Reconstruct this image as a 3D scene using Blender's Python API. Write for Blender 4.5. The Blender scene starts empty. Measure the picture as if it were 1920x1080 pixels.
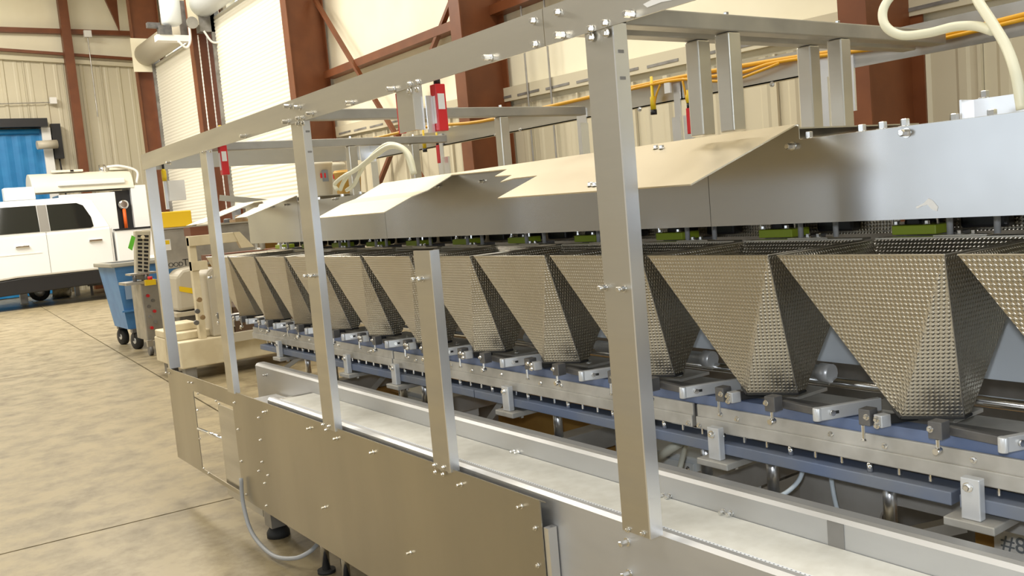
import bpy, bmesh, math, random
from mathutils import Vector, Matrix
random.seed(4)
sc = bpy.context.scene
COL = sc.collection
# ------------------------------------------------------------------ camera
FPX, CX, CY, CAMH = 1694.95, 960.0, 540.0, 1.35
D2 = Vector((2360, -366, FPX)).normalized()      # world +X (across the machine)
D1 = Vector((-1226, -56, FPX)).normalized()      # world +Y (along the machine)
UP = D2.cross(D1).normalized()
if UP.y > 0: UP = -UP
D1 = UP.cross(D2).normalized()
if D1.z < 0: D1 = -D1
Rw = Matrix((D2, D1, UP))                        # world = Rw @ camera(x right, y down, z forward)
cam = bpy.data.cameras.new('camera'); camo = bpy.data.objects.new('camera', cam); COL.objects.link(camo)
cr, cd, cf = (Rw @ Vector(v) for v in ((1, 0, 0), (0, 1, 0), (0, 0, 1)))
camo.matrix_world = Matrix(((cr.x, -cd.x, -cf.x, 0), (cr.y, -cd.y, -cf.y, 0), (cr.z, -cd.z, -cf.z, CAMH), (0, 0, 0, 1)))
cam.sensor_width = 36; cam.lens = FPX / 1920 * 36; cam.clip_end = 200; cam.clip_start = .05
sc.camera = camo
# ------------------------------------------------------------------ light
sc.view_settings.view_transform = 'Standard'; sc.view_settings.look = 'None'
sc.view_settings.gamma = 1; sc.view_settings.use_curve_mapping = False
sc.view_settings.exposure = -0.88
w = bpy.data.worlds.new('world'); sc.world = w; w.use_nodes = True
w.node_tree.nodes['Background'].inputs[0].default_value = (.92, .96, 1, 1)
w.node_tree.nodes['Background'].inputs[1].default_value = 3.0
def area(name, loc, target, sx, sy, watts, col):
    l = bpy.data.lights.new(name, 'AREA'); l.shape = 'RECTANGLE'; l.size = sx; l.size_y = sy; l.energy = watts; l.color = col
    o = bpy.data.objects.new(name, l); COL.objects.link(o); o.location = loc
    o.rotation_euler = (Vector(target) - Vector(loc)).to_track_quat('-Z', 'Y').to_euler()
    return o
for i, (x, y, e) in enumerate(((-3.5, 1, 520), (3.2, 1, 560), (-3.5, 9, 480), (3.2, 9, 700), (-1.5, 18.5, 2700), (3.2, 17, 950))):
    area('overhead_fill', (x, y, 8.3), (x, y, 0), 1.6, 5.0, e, (1, .95, .86))  # added fill lights under the closed ceiling, out of view, strongest near the truck
area('dock_door_daylight', (-8.8, 4.5, 2.3), (0, 4.5, 1.6), 6.5, 4.2, 250, (.80, .90, 1))
area('front_door_daylight', (0.0, -7.8, 2.3), (0.6, 0, 1.5), 5.0, 4.2, 520, (.80, .90, 1))
fl = bpy.data.lights.new('camera_flash', 'POINT'); fl.energy = 95; fl.shadow_soft_size = .03; fl.color = (.92, .96, 1)
flo = bpy.data.objects.new('camera_flash', fl); COL.objects.link(flo); flo.location = (-.02, .02, CAMH + .09)

# ------------------------------------------------------------------ pixel to point (photo survey, 1920 x 1080)
def ray(u, v): return Rw @ Vector((u - CX, v - CY, FPX))
def ax(u, v, X): r = ray(u, v); r *= X / r.x; return Vector((r.x, r.y, r.z + CAMH))
def ay(u, v, Y): r = ray(u, v); r *= Y / r.y; return Vector((r.x, r.y, r.z + CAMH))
def az(u, v, Z): r = ray(u, v); r *= (Z - CAMH) / r.z; return Vector((r.x, r.y, r.z + CAMH))

# ------------------------------------------------------------------ materials
MATS = {}
def mat(name, col, metal=0.0, rough=.5, col2=None, nscale=6.0, stretch=(1, 1, 1), bump=0.0, bscale=None, nlo=.35, nhi=.65, rough2=None, emit=None, trans=0.0, spec=None, coat=0.0, detail=4, nrough=.5):
    m = bpy.data.materials.new(name); m.use_nodes = True; MATS[name] = m
    nt = m.node_tree; b = nt.nodes['Principled BSDF']
    b.inputs['Base Color'].default_value = (*col, 1); b.inputs['Metallic'].default_value = metal; b.inputs['Roughness'].default_value = rough
    if spec is not None: b.inputs['Specular IOR Level'].default_value = spec
    if trans: b.inputs['Transmission Weight'].default_value = trans
    if coat: b.inputs['Coat Weight'].default_value = coat; b.inputs['Coat Roughness'].default_value = .08
    if emit: b.inputs['Emission Color'].default_value = (*emit[:3], 1); b.inputs['Emission Strength'].default_value = emit[3]
    tc = nt.nodes.new('ShaderNodeTexCoord'); mp = nt.nodes.new('ShaderNodeMapping'); mp.inputs['Scale'].default_value = stretch
    nt.links.new(tc.outputs['Object'], mp.inputs['Vector'])
    def noise(scale):
        n = nt.nodes.new('ShaderNodeTexNoise'); n.inputs['Scale'].default_value = scale; n.inputs['Detail'].default_value = detail; n.inputs['Roughness'].default_value = nrough
        nt.links.new(mp.outputs['Vector'], n.inputs['Vector']); return n
    if col2 is not None or rough2 is not None:
        n = noise(nscale)
        mr = nt.nodes.new('ShaderNodeMapRange'); mr.inputs['From Min'].default_value = nlo; mr.inputs['From Max'].default_value = nhi
        nt.links.new(n.outputs['Fac'], mr.inputs['Value'])
        if col2 is not None:
            mx = nt.nodes.new('ShaderNodeMix'); mx.data_type = 'RGBA'; mx.inputs[6].default_value = (*col, 1); mx.inputs[7].default_value = (*col2, 1)
            nt.links.new(mr.outputs['Result'], mx.inputs['Factor']); nt.links.new(mx.outputs[2], b.inputs['Base Color'])
        if rough2 is not None:
            mf = nt.nodes.new('ShaderNodeMapRange'); mf.inputs['To Min'].default_value = rough; mf.inputs['To Max'].default_value = rough2
            nt.links.new(mr.outputs['Result'], mf.inputs['Value']); nt.links.new(mf.outputs['Result'], b.inputs['Roughness'])
    if bump:
        n2 = noise(bscale or nscale * 3); bp = nt.nodes.new('ShaderNodeBump'); bp.inputs['Strength'].default_value = bump; bp.inputs['Distance'].default_value = .002
        nt.links.new(n2.outputs['Fac'], bp.inputs['Height']); nt.links.new(bp.outputs['Normal'], b.inputs['Normal'])
    return m
STEEL = mat('brushed_stainless', (.62, .595, .53), 1, .33, col2=(.54, .515, .455), nscale=3, rough2=.42, bump=.05, bscale=60, stretch=(1, .25, 3))
PANEL = mat('mill_stainless_sheet', (.50, .46, .365), 1, .36, col2=(.43, .39, .305), nscale=2.2, rough2=.44, bump=.04, bscale=50, stretch=(1, 1, .3))
MIRROR = mat('polished_stainless', (.50, .505, .51), 1, .20, col2=(.45, .455, .46), nscale=2.0, rough2=.28)
LIDM = mat('satin_stainless_lid', (.70, .635, .50), 1, .40, rough2=.46, nscale=3)
DULL = mat('dull_stainless', (.50, .485, .455), 1, .42, col2=(.38, .365, .335), nscale=5, rough2=.55, bump=.08, bscale=40)
CAST = mat('weathered_steel_plate', (.60, .585, .545), .45, .5, col2=(.44, .42, .375), nscale=9, rough2=.62, bump=.15, bscale=60)
BRIGHT = mat('bright_metal_lit_flange', (.86, .87, .89), 1, .34)  # bright metal parts; on the post flanges it carries painted-in light
ALU = mat('cast_aluminium', (.68, .70, .72), .45, .36, col2=(.62, .63, .64), nscale=20)
CHROME = mat('chrome', (.82, .82, .82), 1, .12)
BOLTM = mat('zinc_bolt', (.80, .80, .79), 1, .2)
DARK = mat('dark_machined_steel', (.12, .12, .125), .5, .42, col2=(.19, .185, .18), nscale=14)
BLACK = mat('black_plastic', (.012, .012, .014), 0, .35)
RUBBER = mat('black_rubber', (.018, .018, .018), 0, .7)
UNDER = mat('lightened_steel_underframe', (.46, .45, .43), .15, .55, col2=(.33, .315, .29), nscale=6)  # beam steel in a paler copy, lightened where little light reaches
BEAM = mat('grimy_steel_beam', (.30, .29, .275), .4, .55, col2=(.19, .18, .165), nscale=6)
BLUE = mat('blue_plastic_strip', (.115, .165, .30), 0, .45, col2=(.15, .19, .30), nscale=7)
BLUEG = mat('grey_blue_plastic_bar', (.13, .17, .27), 0, .5, col2=(.19, .21, .25), nscale=5)
CONV = mat('conveyor_stainless', (.66, .665, .67), .85, .46, col2=(.54, .54, .535), nscale=4, rough2=.55, stretch=(1, .3, 1))
BELT = mat('off_white_belt', (.74, .735, .68), 0, .55, col2=(.67, .66, .60), nscale=30, bump=.12, bscale=400)
BELTE = mat('white_belt_edge', (.80, .83, .87), 0, .4)
GREEN = mat('lime_green_block', (.26, .34, .02), 0, .45)
RED = mat('red_plastic', (.62, .02, .025), 0, .35)
YELLOW = mat('yellow_cable', (.72, .36, .01), 0, .45)
YELLOWC = mat('yellow_connector', (.80, .55, .01), 0, .4)
WHITEP = mat('white_paper', (.80, .79, .76), 0, .6)
HOSE = mat('cream_hose', (.78, .76, .58), 0, .4)
GREYH = mat('grey_conduit', (.36, .37, .38), 0, .5)
WCABLE = mat('pale_blue_cable', (.62, .70, .76), 0, .45)
PVC = mat('ivory_pipe', (.70, .69, .58), 0, .4)
WBOX = mat('white_enamel', (.74, .78, .80), 0, .4)
CARD = mat('brown_cardboard', (.42, .24, .055), 0, .8, col2=(.36, .19, .04), nscale=8)
FLOORM = mat('stained_concrete', (.335, .275, .165), 0, .34, col2=(.085, .062, .028), nscale=4.0, nlo=.42, nhi=.76, rough2=.5, bump=.1, bscale=30, detail=9, nrough=.68)
JOINT = mat('joint_filler', (.10, .085, .06), 0, .8)
LINER = mat('beige_liner_panel', (.60, .545, .40), 0, .45)
CREAM = mat('cream_insulation', (.90, .85, .66), 0, .6, col2=(.86, .80, .61), nscale=1.5)
DOORM = mat('cream_door_slats', (.80, .76, .64), 0, .45)
REDS = mat('red_oxide_steel', (.185, .058, .018), 0, .45, col2=(.145, .043, .013), nscale=3)
CEIL = mat('ceiling_white', (.82, .78, .66), 0, .7)
WALLP = mat('far_wall_grey', (.27, .265, .25), 0, .7)
CURT = mat('blue_vinyl', (.012, .17, .42), 0, .4, col2=(.02, .21, .48), nscale=4)
TRUCK = mat('white_car_paint', (.83, .84, .84), 0, .25, coat=.6)
GLASS = mat('tinted_glass', (.012, .014, .013), 0, .05, spec=.7)
TANKM = mat('ivory_enamel', (.78, .73, .60), 0, .45)
BIN = mat('blue_poly', (.06, .20, .46), 0, .45, col2=(.085, .25, .52), nscale=5)
BINR = mat('grey_poly_rim', (.36, .35, .30), 0, .5)
CREAMP = mat('cream_paint', (.74, .66, .47), 0, .5, col2=(.64, .55, .37), nscale=6)
BEIGEP = mat('beige_casing', (.50, .455, .36), 0, .5)
LOUV = mat('khaki_plastic', (.47, .43, .33), 0, .5)
TAG = mat('green_tag', (.12, .52, .03), 0, .5)
BRASS = mat('brown_tan_clutter', (.36, .25, .12), 0, .6, col2=(.20, .12, .06), nscale=10)
WOODP = mat('white_pail_plastic', (.82, .77, .62), 0, .5)
ORANGE = mat('orange_tan_pail', (.70, .43, .10), 0, .5)
ORANGE2 = mat('orange_hose', (.75, .12, .01), 0, .5)
YBOX = mat('yellow_enamel', (.85, .55, .015), 0, .4)
INK = mat('printed_ink', (.03, .028, .025), 0, .6)
INKW = mat('white_ink', (.85, .8, .78), 0, .6)
TEXTG = mat('grey_print', (.2, .22, .24), 0, .6)

# dimpled (rigidised) stainless: relief driven by the sheet's own UVs
def dimple_mat():
    m = bpy.data.materials.new('dimpled_stainless'); m.use_nodes = True
    nt = m.node_tree; b = nt.nodes['Principled BSDF']; L = nt.links
    b.inputs['Metallic'].default_value = 1; b.inputs['Roughness'].default_value = .33
    uv = nt.nodes.new('ShaderNodeUVMap'); sp = nt.nodes.new('ShaderNodeSeparateXYZ'); L.new(uv.outputs['UV'], sp.inputs[0])
    def mth(op, a, bb=None):
        n = nt.nodes.new('ShaderNodeMath'); n.operation = op
        for i, x in enumerate((a, bb)):
            if x is None: continue
            if isinstance(x, (int, float)): n.inputs[i].default_value = x
            else: L.new(x, n.inputs[i])
        return n.outputs[0]
    k = math.pi / .0062
    s1 = mth('SINE', mth('MULTIPLY', mth('ADD', sp.outputs['X'], sp.outputs['Y']), k * .74))
    s2 = mth('SINE', mth('MULTIPLY', mth('SUBTRACT', sp.outputs['X'], sp.outputs['Y']), k * .74))
    h = mth('POWER', mth('MAXIMUM', mth('MULTIPLY', s1, s2), 0.0), .7)
    bp = nt.nodes.new('ShaderNodeBump'); bp.inputs['Strength'].default_value = .75; bp.inputs['Distance'].default_value = .0020
    L.new(h, bp.inputs['Height']); L.new(bp.outputs['Normal'], b.inputs['Normal'])
    n = nt.nodes.new('ShaderNodeTexNoise'); n.inputs['Scale'].default_value = 9
    tc = nt.nodes.new('ShaderNodeTexCoord'); L.new(tc.outputs['Object'], n.inputs['Vector'])
    mx = nt.nodes.new('ShaderNodeMix'); mx.data_type = 'RGBA'; mx.inputs[6].default_value = (.60, .555, .465, 1); mx.inputs[7].default_value = (.50, .46, .38, 1)
    L.new(n.outputs['Fac'], mx.inputs['Factor']); L.new(mx.outputs[2], b.inputs['Base Color'])
    return m
DIMPLE = dimple_mat()

# ------------------------------------------------------------------ mesh helpers
def wpos(p):
    v = Vector((0, 0, 0))
    while p is not None: v = v + p.location; p = p.parent
    return v
class MB:
    def __init__(s): s.v = []; s.f = []; s.sm = []
    def add(s, vs, fs, smooth=False):
        n = len(s.v); s.v += [Vector(q) for q in vs]; s.f += [tuple(i + n for i in q) for q in fs]; s.sm += [smooth] * len(fs); return s
    def box(s, a, b):
        x0, x1 = sorted((a[0], b[0])); y0, y1 = sorted((a[1], b[1])); z0, z1 = sorted((a[2], b[2]))
        return s.add([(x0, y0, z0), (x1, y0, z0), (x1, y1, z0), (x0, y1, z0), (x0, y0, z1), (x1, y0, z1), (x1, y1, z1), (x0, y1, z1)],
                     [(3, 2, 1, 0), (4, 5, 6, 7), (0, 1, 5, 4), (1, 2, 6, 5), (2, 3, 7, 6), (3, 0, 4, 7)])
    def bar(s, p, q, wd, ht, up=(0, 0, 1)):
        p, q = Vector(p), Vector(q); d = (q - p).normalized(); u = Vector(up); sd = d.cross(u)
        if sd.length < 1e-5: sd = d.cross(Vector((0, 1, 0)))
        sd.normalize(); u = sd.cross(d).normalized(); sd *= wd / 2; u *= ht / 2
        vs = [e + a * sd + b * u for e in (p, q) for a, b in ((-1, -1), (1, -1), (1, 1), (-1, 1))]
        return s.add(vs, [(3, 2, 1, 0), (4, 5, 6, 7), (0, 1, 5, 4), (1, 2, 6, 5), (2, 3, 7, 6), (3, 0, 4, 7)])
    def lathe(s, p, axis, prof, seg=16, caps=True):
        p = Vector(p); a = Vector(axis).normalized(); t = a.orthogonal().normalized(); b = a.cross(t)
        vs = []; n = len(prof)
        for h, r in prof:
            for k in range(seg):
                an = 2 * math.pi * k / seg; vs.append(p + a * h + (t * math.cos(an) + b * math.sin(an)) * r)
        fs = [(i * seg + k, i * seg + (k + 1) % seg, (i + 1) * seg + (k + 1) % seg, (i + 1) * seg + k) for i in range(n - 1) for k in range(seg)]
        s.add(vs, fs, seg > 8)
        if caps:
            m = len(s.v) - len(vs)
            s.f += [tuple(m + k for k in reversed(range(seg))), tuple(m + (n - 1) * seg + k for k in range(seg))]; s.sm += [False, False]
        return s
    def cyl(s, p, q, r, seg=14):
        d = Vector(q) - Vector(p); return s.lathe(p, d, [(0, r), (d.length, r)], seg)
    def tube(s, pts, r, seg=10, sub=6):
        P = [Vector(p) for p in pts]; Q = []
        if sub > 1 and len(P) > 2:
            E = [P[0] * 2 - P[1]] + P + [P[-1] * 2 - P[-2]]
            for i in range(1, len(E) - 2):
                for k in range(sub):
                    t = k / sub; a, b, c, d = E[i - 1:i + 3]
                    Q.append(.5 * ((2 * b) + (c - a) * t + (2 * a - 5 * b + 4 * c - d) * t * t + (3 * b - a - 3 * c + d) * t ** 3))
            Q.append(P[-1])
        else: Q = P
        t0 = (Q[1] - Q[0]).normalized(); nrm = t0.orthogonal().normalized(); vs = []
        for i, q in enumerate(Q):
            t = (Q[min(i + 1, len(Q) - 1)] - Q[max(i - 1, 0)]).normalized()
            nrm = (nrm - t * nrm.dot(t)).normalized(); bn = t.cross(nrm)
            for k in range(seg):
                an = 2 * math.pi * k / seg; vs.append(q + (nrm * math.cos(an) + bn * math.sin(an)) * r)
        n = len(Q)
        fs = [(i * seg + k, i * seg + (k + 1) % seg, (i + 1) * seg + (k + 1) % seg, (i + 1) * seg + k) for i in range(n - 1) for k in range(seg)]
        fs += [tuple(reversed(range(seg))), tuple((n - 1) * seg + k for k in range(seg))]
        return s.add(vs, fs, True)
    def plate(s, poly, off):
        P = [Vector(p) for p in poly]; o = Vector(off); n = len(P)
        nn = Vector((0, 0, 0))
        for i in range(n): nn += P[i].cross(P[(i + 1) % n])
        if nn.dot(o) > 0: P.reverse()
        return s.add(P + [p + o for p in P], [tuple(range(n)), tuple(n + i for i in reversed(range(n)))] + [(i, n + i, n + (i + 1) % n, (i + 1) % n) for i in range(n)])
    def sweep(s, prof, y0, y1):      # closed (x, z) profile run along Y
        return s.plate([(x, y0, z) for x, z in prof], (0, y1 - y0, 0))
    def build(s, name, m, parent=None, bevel=0, smooth=None):
        o0 = wpos(parent) if parent is not None else Vector((0, 0, 0))
        me = bpy.data.meshes.new(name); me.from_pydata([tuple(q - o0) for q in s.v], [], s.f)
        me.polygons.foreach_set('use_smooth', s.sm if smooth is None else [smooth] * len(s.f)); me.update()
        me.materials.append(m)
        o = bpy.data.objects.new(name, me); COL.objects.link(o); o.parent = parent
        if bevel:
            bm = o.modifiers.new('edge', 'BEVEL'); bm.width = bevel; bm.segments = 2; bm.limit_method = 'ANGLE'; bm.angle_limit = .6
        return o
def tag(o, label, cat, group=None, kind=None):
    if kind: o['kind'] = kind
    if label: o['label'] = label
    if cat: o['category'] = cat
    if group: o['group'] = group
    return o
def thing(name, label, cat, loc=(0, 0, 0), group=None):
    o = bpy.data.objects.new(name, None); COL.objects.link(o); o.location = loc; o.empty_display_size = .1
    return tag(o, label, cat, group)
def struct(o, label=None):
    o['kind'] = 'structure'
    if label: o['label'] = label
    return o
def sroot(name, loc=(0, 0, 0), label=None):
    o = bpy.data.objects.new(name, None); COL.objects.link(o); o.location = loc; return struct(o, label)
def copy_tree(o, parent=None):
    c = o.copy(); COL.objects.link(c); c.parent = parent
    for ch in [q for q in o.children]: copy_tree(ch, c)
    return c
def stamp(src_mesh, name, loc, parent, rot=None):      # one more of an alike small piece, sharing mesh data
    o = bpy.data.objects.new(name, src_mesh); COL.objects.link(o); o.parent = parent
    o.location = Vector(loc) - wpos(parent)
    if rot is not None: o.rotation_euler = rot
    return o
def mesh_only(mb, name, m):
    me = bpy.data.meshes.new(name); me.from_pydata([tuple(q) for q in mb.v], [], mb.f); me.polygons.foreach_set('use_smooth', mb.sm); me.update(); me.materials.append(m); return me
# bolts: heads pointing -X, -Y, +Z
def bolt_mesh(axis, r=.009, h=.008, hexa=True):
    a = Vector(axis); b = MB(); b.lathe((0, 0, 0), a, [(0, r * 1.45), (.0018, r * 1.45)], 14); b.lathe(a * .0018, a, [(0, r), (h, r), (h + .0012, r * .8)], 6 if hexa else 14)
    return mesh_only(b, 'bolt', BOLTM)
BX = bolt_mesh((-1, 0, 0), .0062, .006); BY = bolt_mesh((0, -1, 0)); BZ = bolt_mesh((0, 0, 1), .006, .006); BZS = bolt_mesh((0, 0, 1), .0085, .012)
BXS = bolt_mesh((-1, 0, 0), .0042, .004); BXL = bolt_mesh((-1, 0, 0), .0055, .016, False); BXT = bolt_mesh((-1, 0, 0), .0045, .012); BXP = bolt_mesh((-1, 0, 0), .0065, .018)

# ================================================================== THE BUILDING
XW, YB, ZC = 6.9, 26.0, 8.6
fr = sroot('floor')
MB().box((-9.2, -8.2, -.30), (7.2, 30.0, -.012)).build('slab_bed', JOINT, fr)
# saw-cut slabs, the cut grid turned a little from the machine
dy = Vector((.067, 1, 0)).normalized(); dx = Vector((1, -.067, 0)).normalized(); o0 = Vector((2.29, 10.93, 0)); o0 = o0 - dy * (o0 - Vector((1.09, 4.47, 0))).dot(dy)
for i in range(-3, 2):
    for j in range(-3, 6):
        a = o0 + dx * (i * 5.6 + .007) + dy * (j * 6.0 + .007); e1 = dx * 5.586; e2 = dy * 5.986
        MB().plate([a, a + e1, a + e1 + e2, a + e2], (0, 0, -.012)).build('slab', FLOORM, fr)
struct(MB().box((-9.2, -8.2, ZC), (7.2, 26.4, ZC + .1)).build('ceiling', CEIL))
struct(MB().box((-9.2, -8.2, -.3), (-9.0, 26.4, ZC)).build('wall_left', WALLP))
struct(MB().box((-9.0, -8.2, -.3), (7.2, -8.0, ZC)).build('wall_front', WALLP))

# liner panel with stiffening ribs: profile along one direction, extruded up
def liner(mb, start, along, inward, width, z0, z1, zz1=None):
    start, al, inn = Vector(start), Vector(along), Vector(inward); prof = []
    for k in range(3):
        c = width * (k + .5) / 3; h = .028 if k == 1 else .012
        prof += [(c - .055, 0), (c - .03, h), (c + .03, h), (c + .055, 0)]
    prof = [(0, .0), (.004, .03), (.03, .03), (.034, 0)] + prof + [(width - .003, 0)]
    n = len(prof); zz1 = z1 if zz1 is None else zz1
    vs = [start + al * a + inn * (b + .006) + Vector((0, 0, z0)) for a, b in prof] + [start + al * a + inn * (b + .006) + Vector((0, 0, z1 + (zz1 - z1) * a / width)) for a, b in prof]
    mb.add(vs, [(i, i + 1, n + i + 1, n + i) for i in range(n - 1)]); return mb
# back wall, with its upper insulation, liner panels, girts and post
wb = sroot('wall_back')
MB().box((-9.2, YB + .08, -.3), (7.2, YB + .3, ZC)).build('insulation_sheet', CREAM, wb)
x = 1.2
while x < 6.7:
    wd = min(.92, 6.75 - x); zt = lambda q: 6.02 - (q - 3.5) * .045
    z0 = 0.0 if x > 3.55 else 4.45
    liner(MB(), (x, YB + .05, 0), (1, 0, 0), (0, -1, 0), wd, z0, zt(x), zt(x + wd)).build('liner_panel', LINER, wb); x += .92
MB().bar((1.0, YB - .02, 6.14), (6.75, YB - .02, 5.88), .12, .10).build('panel_cap', LINER, wb)
MB().bar((-4, YB - .05, 6.66), (6.85, YB - .05, 6.72), .16, .12).build('girt', REDS, wb)
MB().bar((-4, YB - .08, 6.60), (6.85, YB - .08, 6.03), .10, .07).build('girt', REDS, wb)
# right wall: insulation with daylight opening behind the raised door
wr = sroot('wall_right')
def wbox(y0, y1, z0, z1, m=CREAM, nm='insulation_sheet', x0=XW + .06): MB().box((x0, y0, z0), (XW + .26, y1, z1)).build(nm, m, wr)
wbox(-8.2, 14.75, -.3, ZC); wbox(14.75, 26.4, 6.1, ZC); wbox(19.25, 19.8, -.3, 6.1); wbox(24.0, 26.4, -.3, 6.1)
y = -3.0
while y < 14.3:
    za = 2.42 + max(0, y - 3) * .022; zb = 2.42 + max(0, y + .92 - 3) * .022
    liner(MB(), (XW + .04, y, 0), (0, 1, 0), (-1, 0, 0), min(.92, 14.4 - y), 0, za, zb).build('liner_panel', LINER, wr); y += .92
MB().plate([(XW - .03, -3, 2.40), (XW - .03, 14.4, 2.70), (XW - .03, 14.4, 2.88), (XW - .03, -3, 2.55)], (.06, 0, 0)).build('panel_cap', LINER, wr)
for k in range(30):
    yy = -2.7 + k * .57; zz = 2.455 + (yy + 3) * .0172
    MB().box((XW - .036, yy, zz - .012), (XW - .03, yy + .44, zz + .016)).build('cap_slot', BEAM, wr)
for z in (3.75, 5.8): MB().box((XW - .14, 4.2, z - .06), (XW + .05, 14.4, z + .06)).build('girt', REDS, wr)
for a, b in (((6.74, 14.44, 5.05), (6.74, 11.2, 1.55)), ((6.80, 9.9, 4.45), (6.80, 13.4, 1.35)), ((6.8, 8.9, 6.3), (6.8, 4.6, 5.0))):
    MB().bar(a, b, .05, .07, (1, 0, 0)).build('brace_strap', REDS, wr)
for yy in (8.9, 8.45): MB().cyl((XW - .05, yy, 1.0), (XW - .05, yy, 5.2), .012, 8).build('conduit', DULL, wr)

# tapered red I-columns: inner flange + web + outer flange
def column(yc, lab):
    t = thing('steel_column', lab, 'column', (XW - .4, yc, 0), 'red steel columns along the roll-up door wall')
    xb, xt = (6.27, 6.22) if yc > 5 else (6.17, 6.02)
    MB().plate([(xb, yc, 0), (XW, yc, 0), (XW, yc, ZC - .02), (xt, yc, ZC - .02)], (0, .012, 0)).build('web', REDS, t)
    MB().plate([(xb - .015, yc - .11, 0), (xb, yc - .11, 0), (xt, yc - .11, ZC - .02), (xt - .015, yc - .11, ZC - .02)], (0, .23, 0)).build('inner_flange', REDS, t)
    MB().box((XW - .02, yc - .10, 0), (XW, yc + .11, ZC - .02)).build('outer_flange', REDS, t)
    MB().box((xb - .08, yc - .16, 0), (XW, yc + .17, .025)).build('base_plate', REDS, t)
    return t
column(24.1, 'red steel column in the corner beside the narrower roll-up door')
c2 = column(19.55, 'red steel column with hanging door chains between two roll-up doors')
column(14.55, 'red steel column between the wide roll-up door and the braced bay')
column(9.43, 'red steel column beside two thin vertical conduits')
column(3.97, 'red steel column behind the looping cream hose')
t = thing('wind_post', 'slim red steel post standing against the beige panelled end wall', 'post', (5.03, 25.75, 0))
MB().box((4.93, 25.7, 0), (4.95, 25.9, ZC - .02)).box((5.13, 25.7, 0), (5.15, 25.9, ZC - .02)).build('web', REDS, t)
MB().box((4.93, 25.68, 0), (5.15, 25.70, ZC - .02)).build('flange', REDS, t)
MB().plate([(5.7, 25.5, 8.5), (6.35, 25.5, 8.5), (6.3, 25.5, 6.7)], (0, .1, 0)).build('haunch_plate', REDS, t)

# roll-up doors
def rollup(name, y0, y1, z0, z1, lab):
    r = sroot(name, (6.7, (y0 + y1) / 2, z0), lab); mb = MB(); n = int((z1 - z0) / .075); pr = []
    for k in range(n):
        z = z0 + k * .075
        for j in range(5): pr.append((6.62 - .013 * math.sin(math.pi * j / 5), z + .075 * j / 5))
    pr.append((6.62, z0 + n * .075)); m = len(pr)
    mb.add([(a, y0, b) for a, b in pr] + [(a, y1, b) for a, b in pr], [(i, m + i, m + i + 1, i + 1) for i in range(m - 1)], True)
    mb.build('slat_curtain', DOORM, r)
    MB().box((6.58, y0, z0 - .06), (6.66, y1, z0)).build('bottom_bar', DULL, r)
    for yy in (y0 - .05, y1): MB().box((6.54, yy, 0), (6.72, yy + .05, z1 + .2)).build('guide_track', BEAM, r)
    MB().cyl((6.42, y0 - .05, z1 + .22), (6.42, y1 + .05, z1 + .22), .27, 24).build('drum', BEIGEP if name == 'door_2' else WBOX, r)
    for yy in (y0 - .09, y1 + .05): MB().box((6.1, yy, z1 - .2), (6.75, yy + .03, z1 + .62)).build('drum_plate', CREAM if yy > y1 else BEAM, r)
    return r
rollup('door_2', 19.85, 23.75, .0, 5.55, 'narrow cream roll-up door with brown drum in the corner bay')
rollup('door_3', 14.85, 19.1, 1.75, 5.75, 'wide cream roll-up door raised a little with daylight below')
# daylight yard outside the raised door
struct(MB().box((7.3, 12.0, -.3), (13.0, 26.0, -.02)).build('yard_ground', mat('pale_yard', (.72, .70, .66), 0, .8)))
# blue vinyl dock door in the back wall
r = sroot('door_1', (2.9, YB, 0), 'blue vinyl high-speed door with black head roll')
mb = MB(); n = 46
for i in range(n):
    xa = 1.3 + i * .0624; xb2 = xa + .0624; ya = YB - .12 + .012 * math.sin(i * 1.3); yb = YB - .12 + .012 * math.sin((i + 1) * 1.3)
    mb.add([(xa, ya, .02), (xb2, yb, .02), (xb2, yb, 4.22), (xa, ya, 4.22)], [(0, 1, 2, 3)], True)
mb.build('curtain', CURT, r)
MB().cyl((1.0, YB - .16, 4.16), (4.12, YB - .16, 4.16), .07, 16).build('roll_edge', CURT, r)
MB().box((1.0, YB - .45, 4.25), (4.3, YB - .06, 4.46)).build('head_box', BLACK, r)
MB().box((4.17, YB - .2, 0), (4.38, YB - .04, 4.25)).build('side_frame', WHITEP, r)
MB().box((4.40, YB - .24, 3.45), (4.62, YB - .04, 4.34)).build('motor_cover', BLACK, r)
MB().cyl((3.98, YB - .5, 3.78), (4.45, YB - .45, 3.80), .11, 16).build('motor', BEIGEP, r)
MB().tube([(4.52, YB - .1, 3.5), (4.56, YB - .1, 2.5), (4.56, YB - .1, .8)], .02).build('cable', BLACK, r)
# conduits and boxes on the back wall
t = thing('electrical_conduit', 'thin grey conduit dropping from a small junction box on the end wall', 'conduit', (5.55, YB - .2, 4.6))
MB().cyl((5.55, YB - .22, 4.5), (5.55, YB - .22, 6.62), .015, 8).build('pipe', DULL, t); MB().box((5.46, YB - .3, 6.55), (5.64, YB - .2, 6.72)).build('junction_box', WHITEP, t)
t = thing('wall_switch_box', 'small white box with conduit on the wall above the blue door', 'switch box', (4.55, YB - .1, 4.9))
MB().box((4.47, YB - .16, 4.86), (4.63, YB - .03, 5.02)).build('box', WHITEP, t); MB().cyl((2.0, YB - .07, 4.84), (4.5, YB - .07, 4.90), .014, 8).build('pipe', DULL, t)
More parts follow.
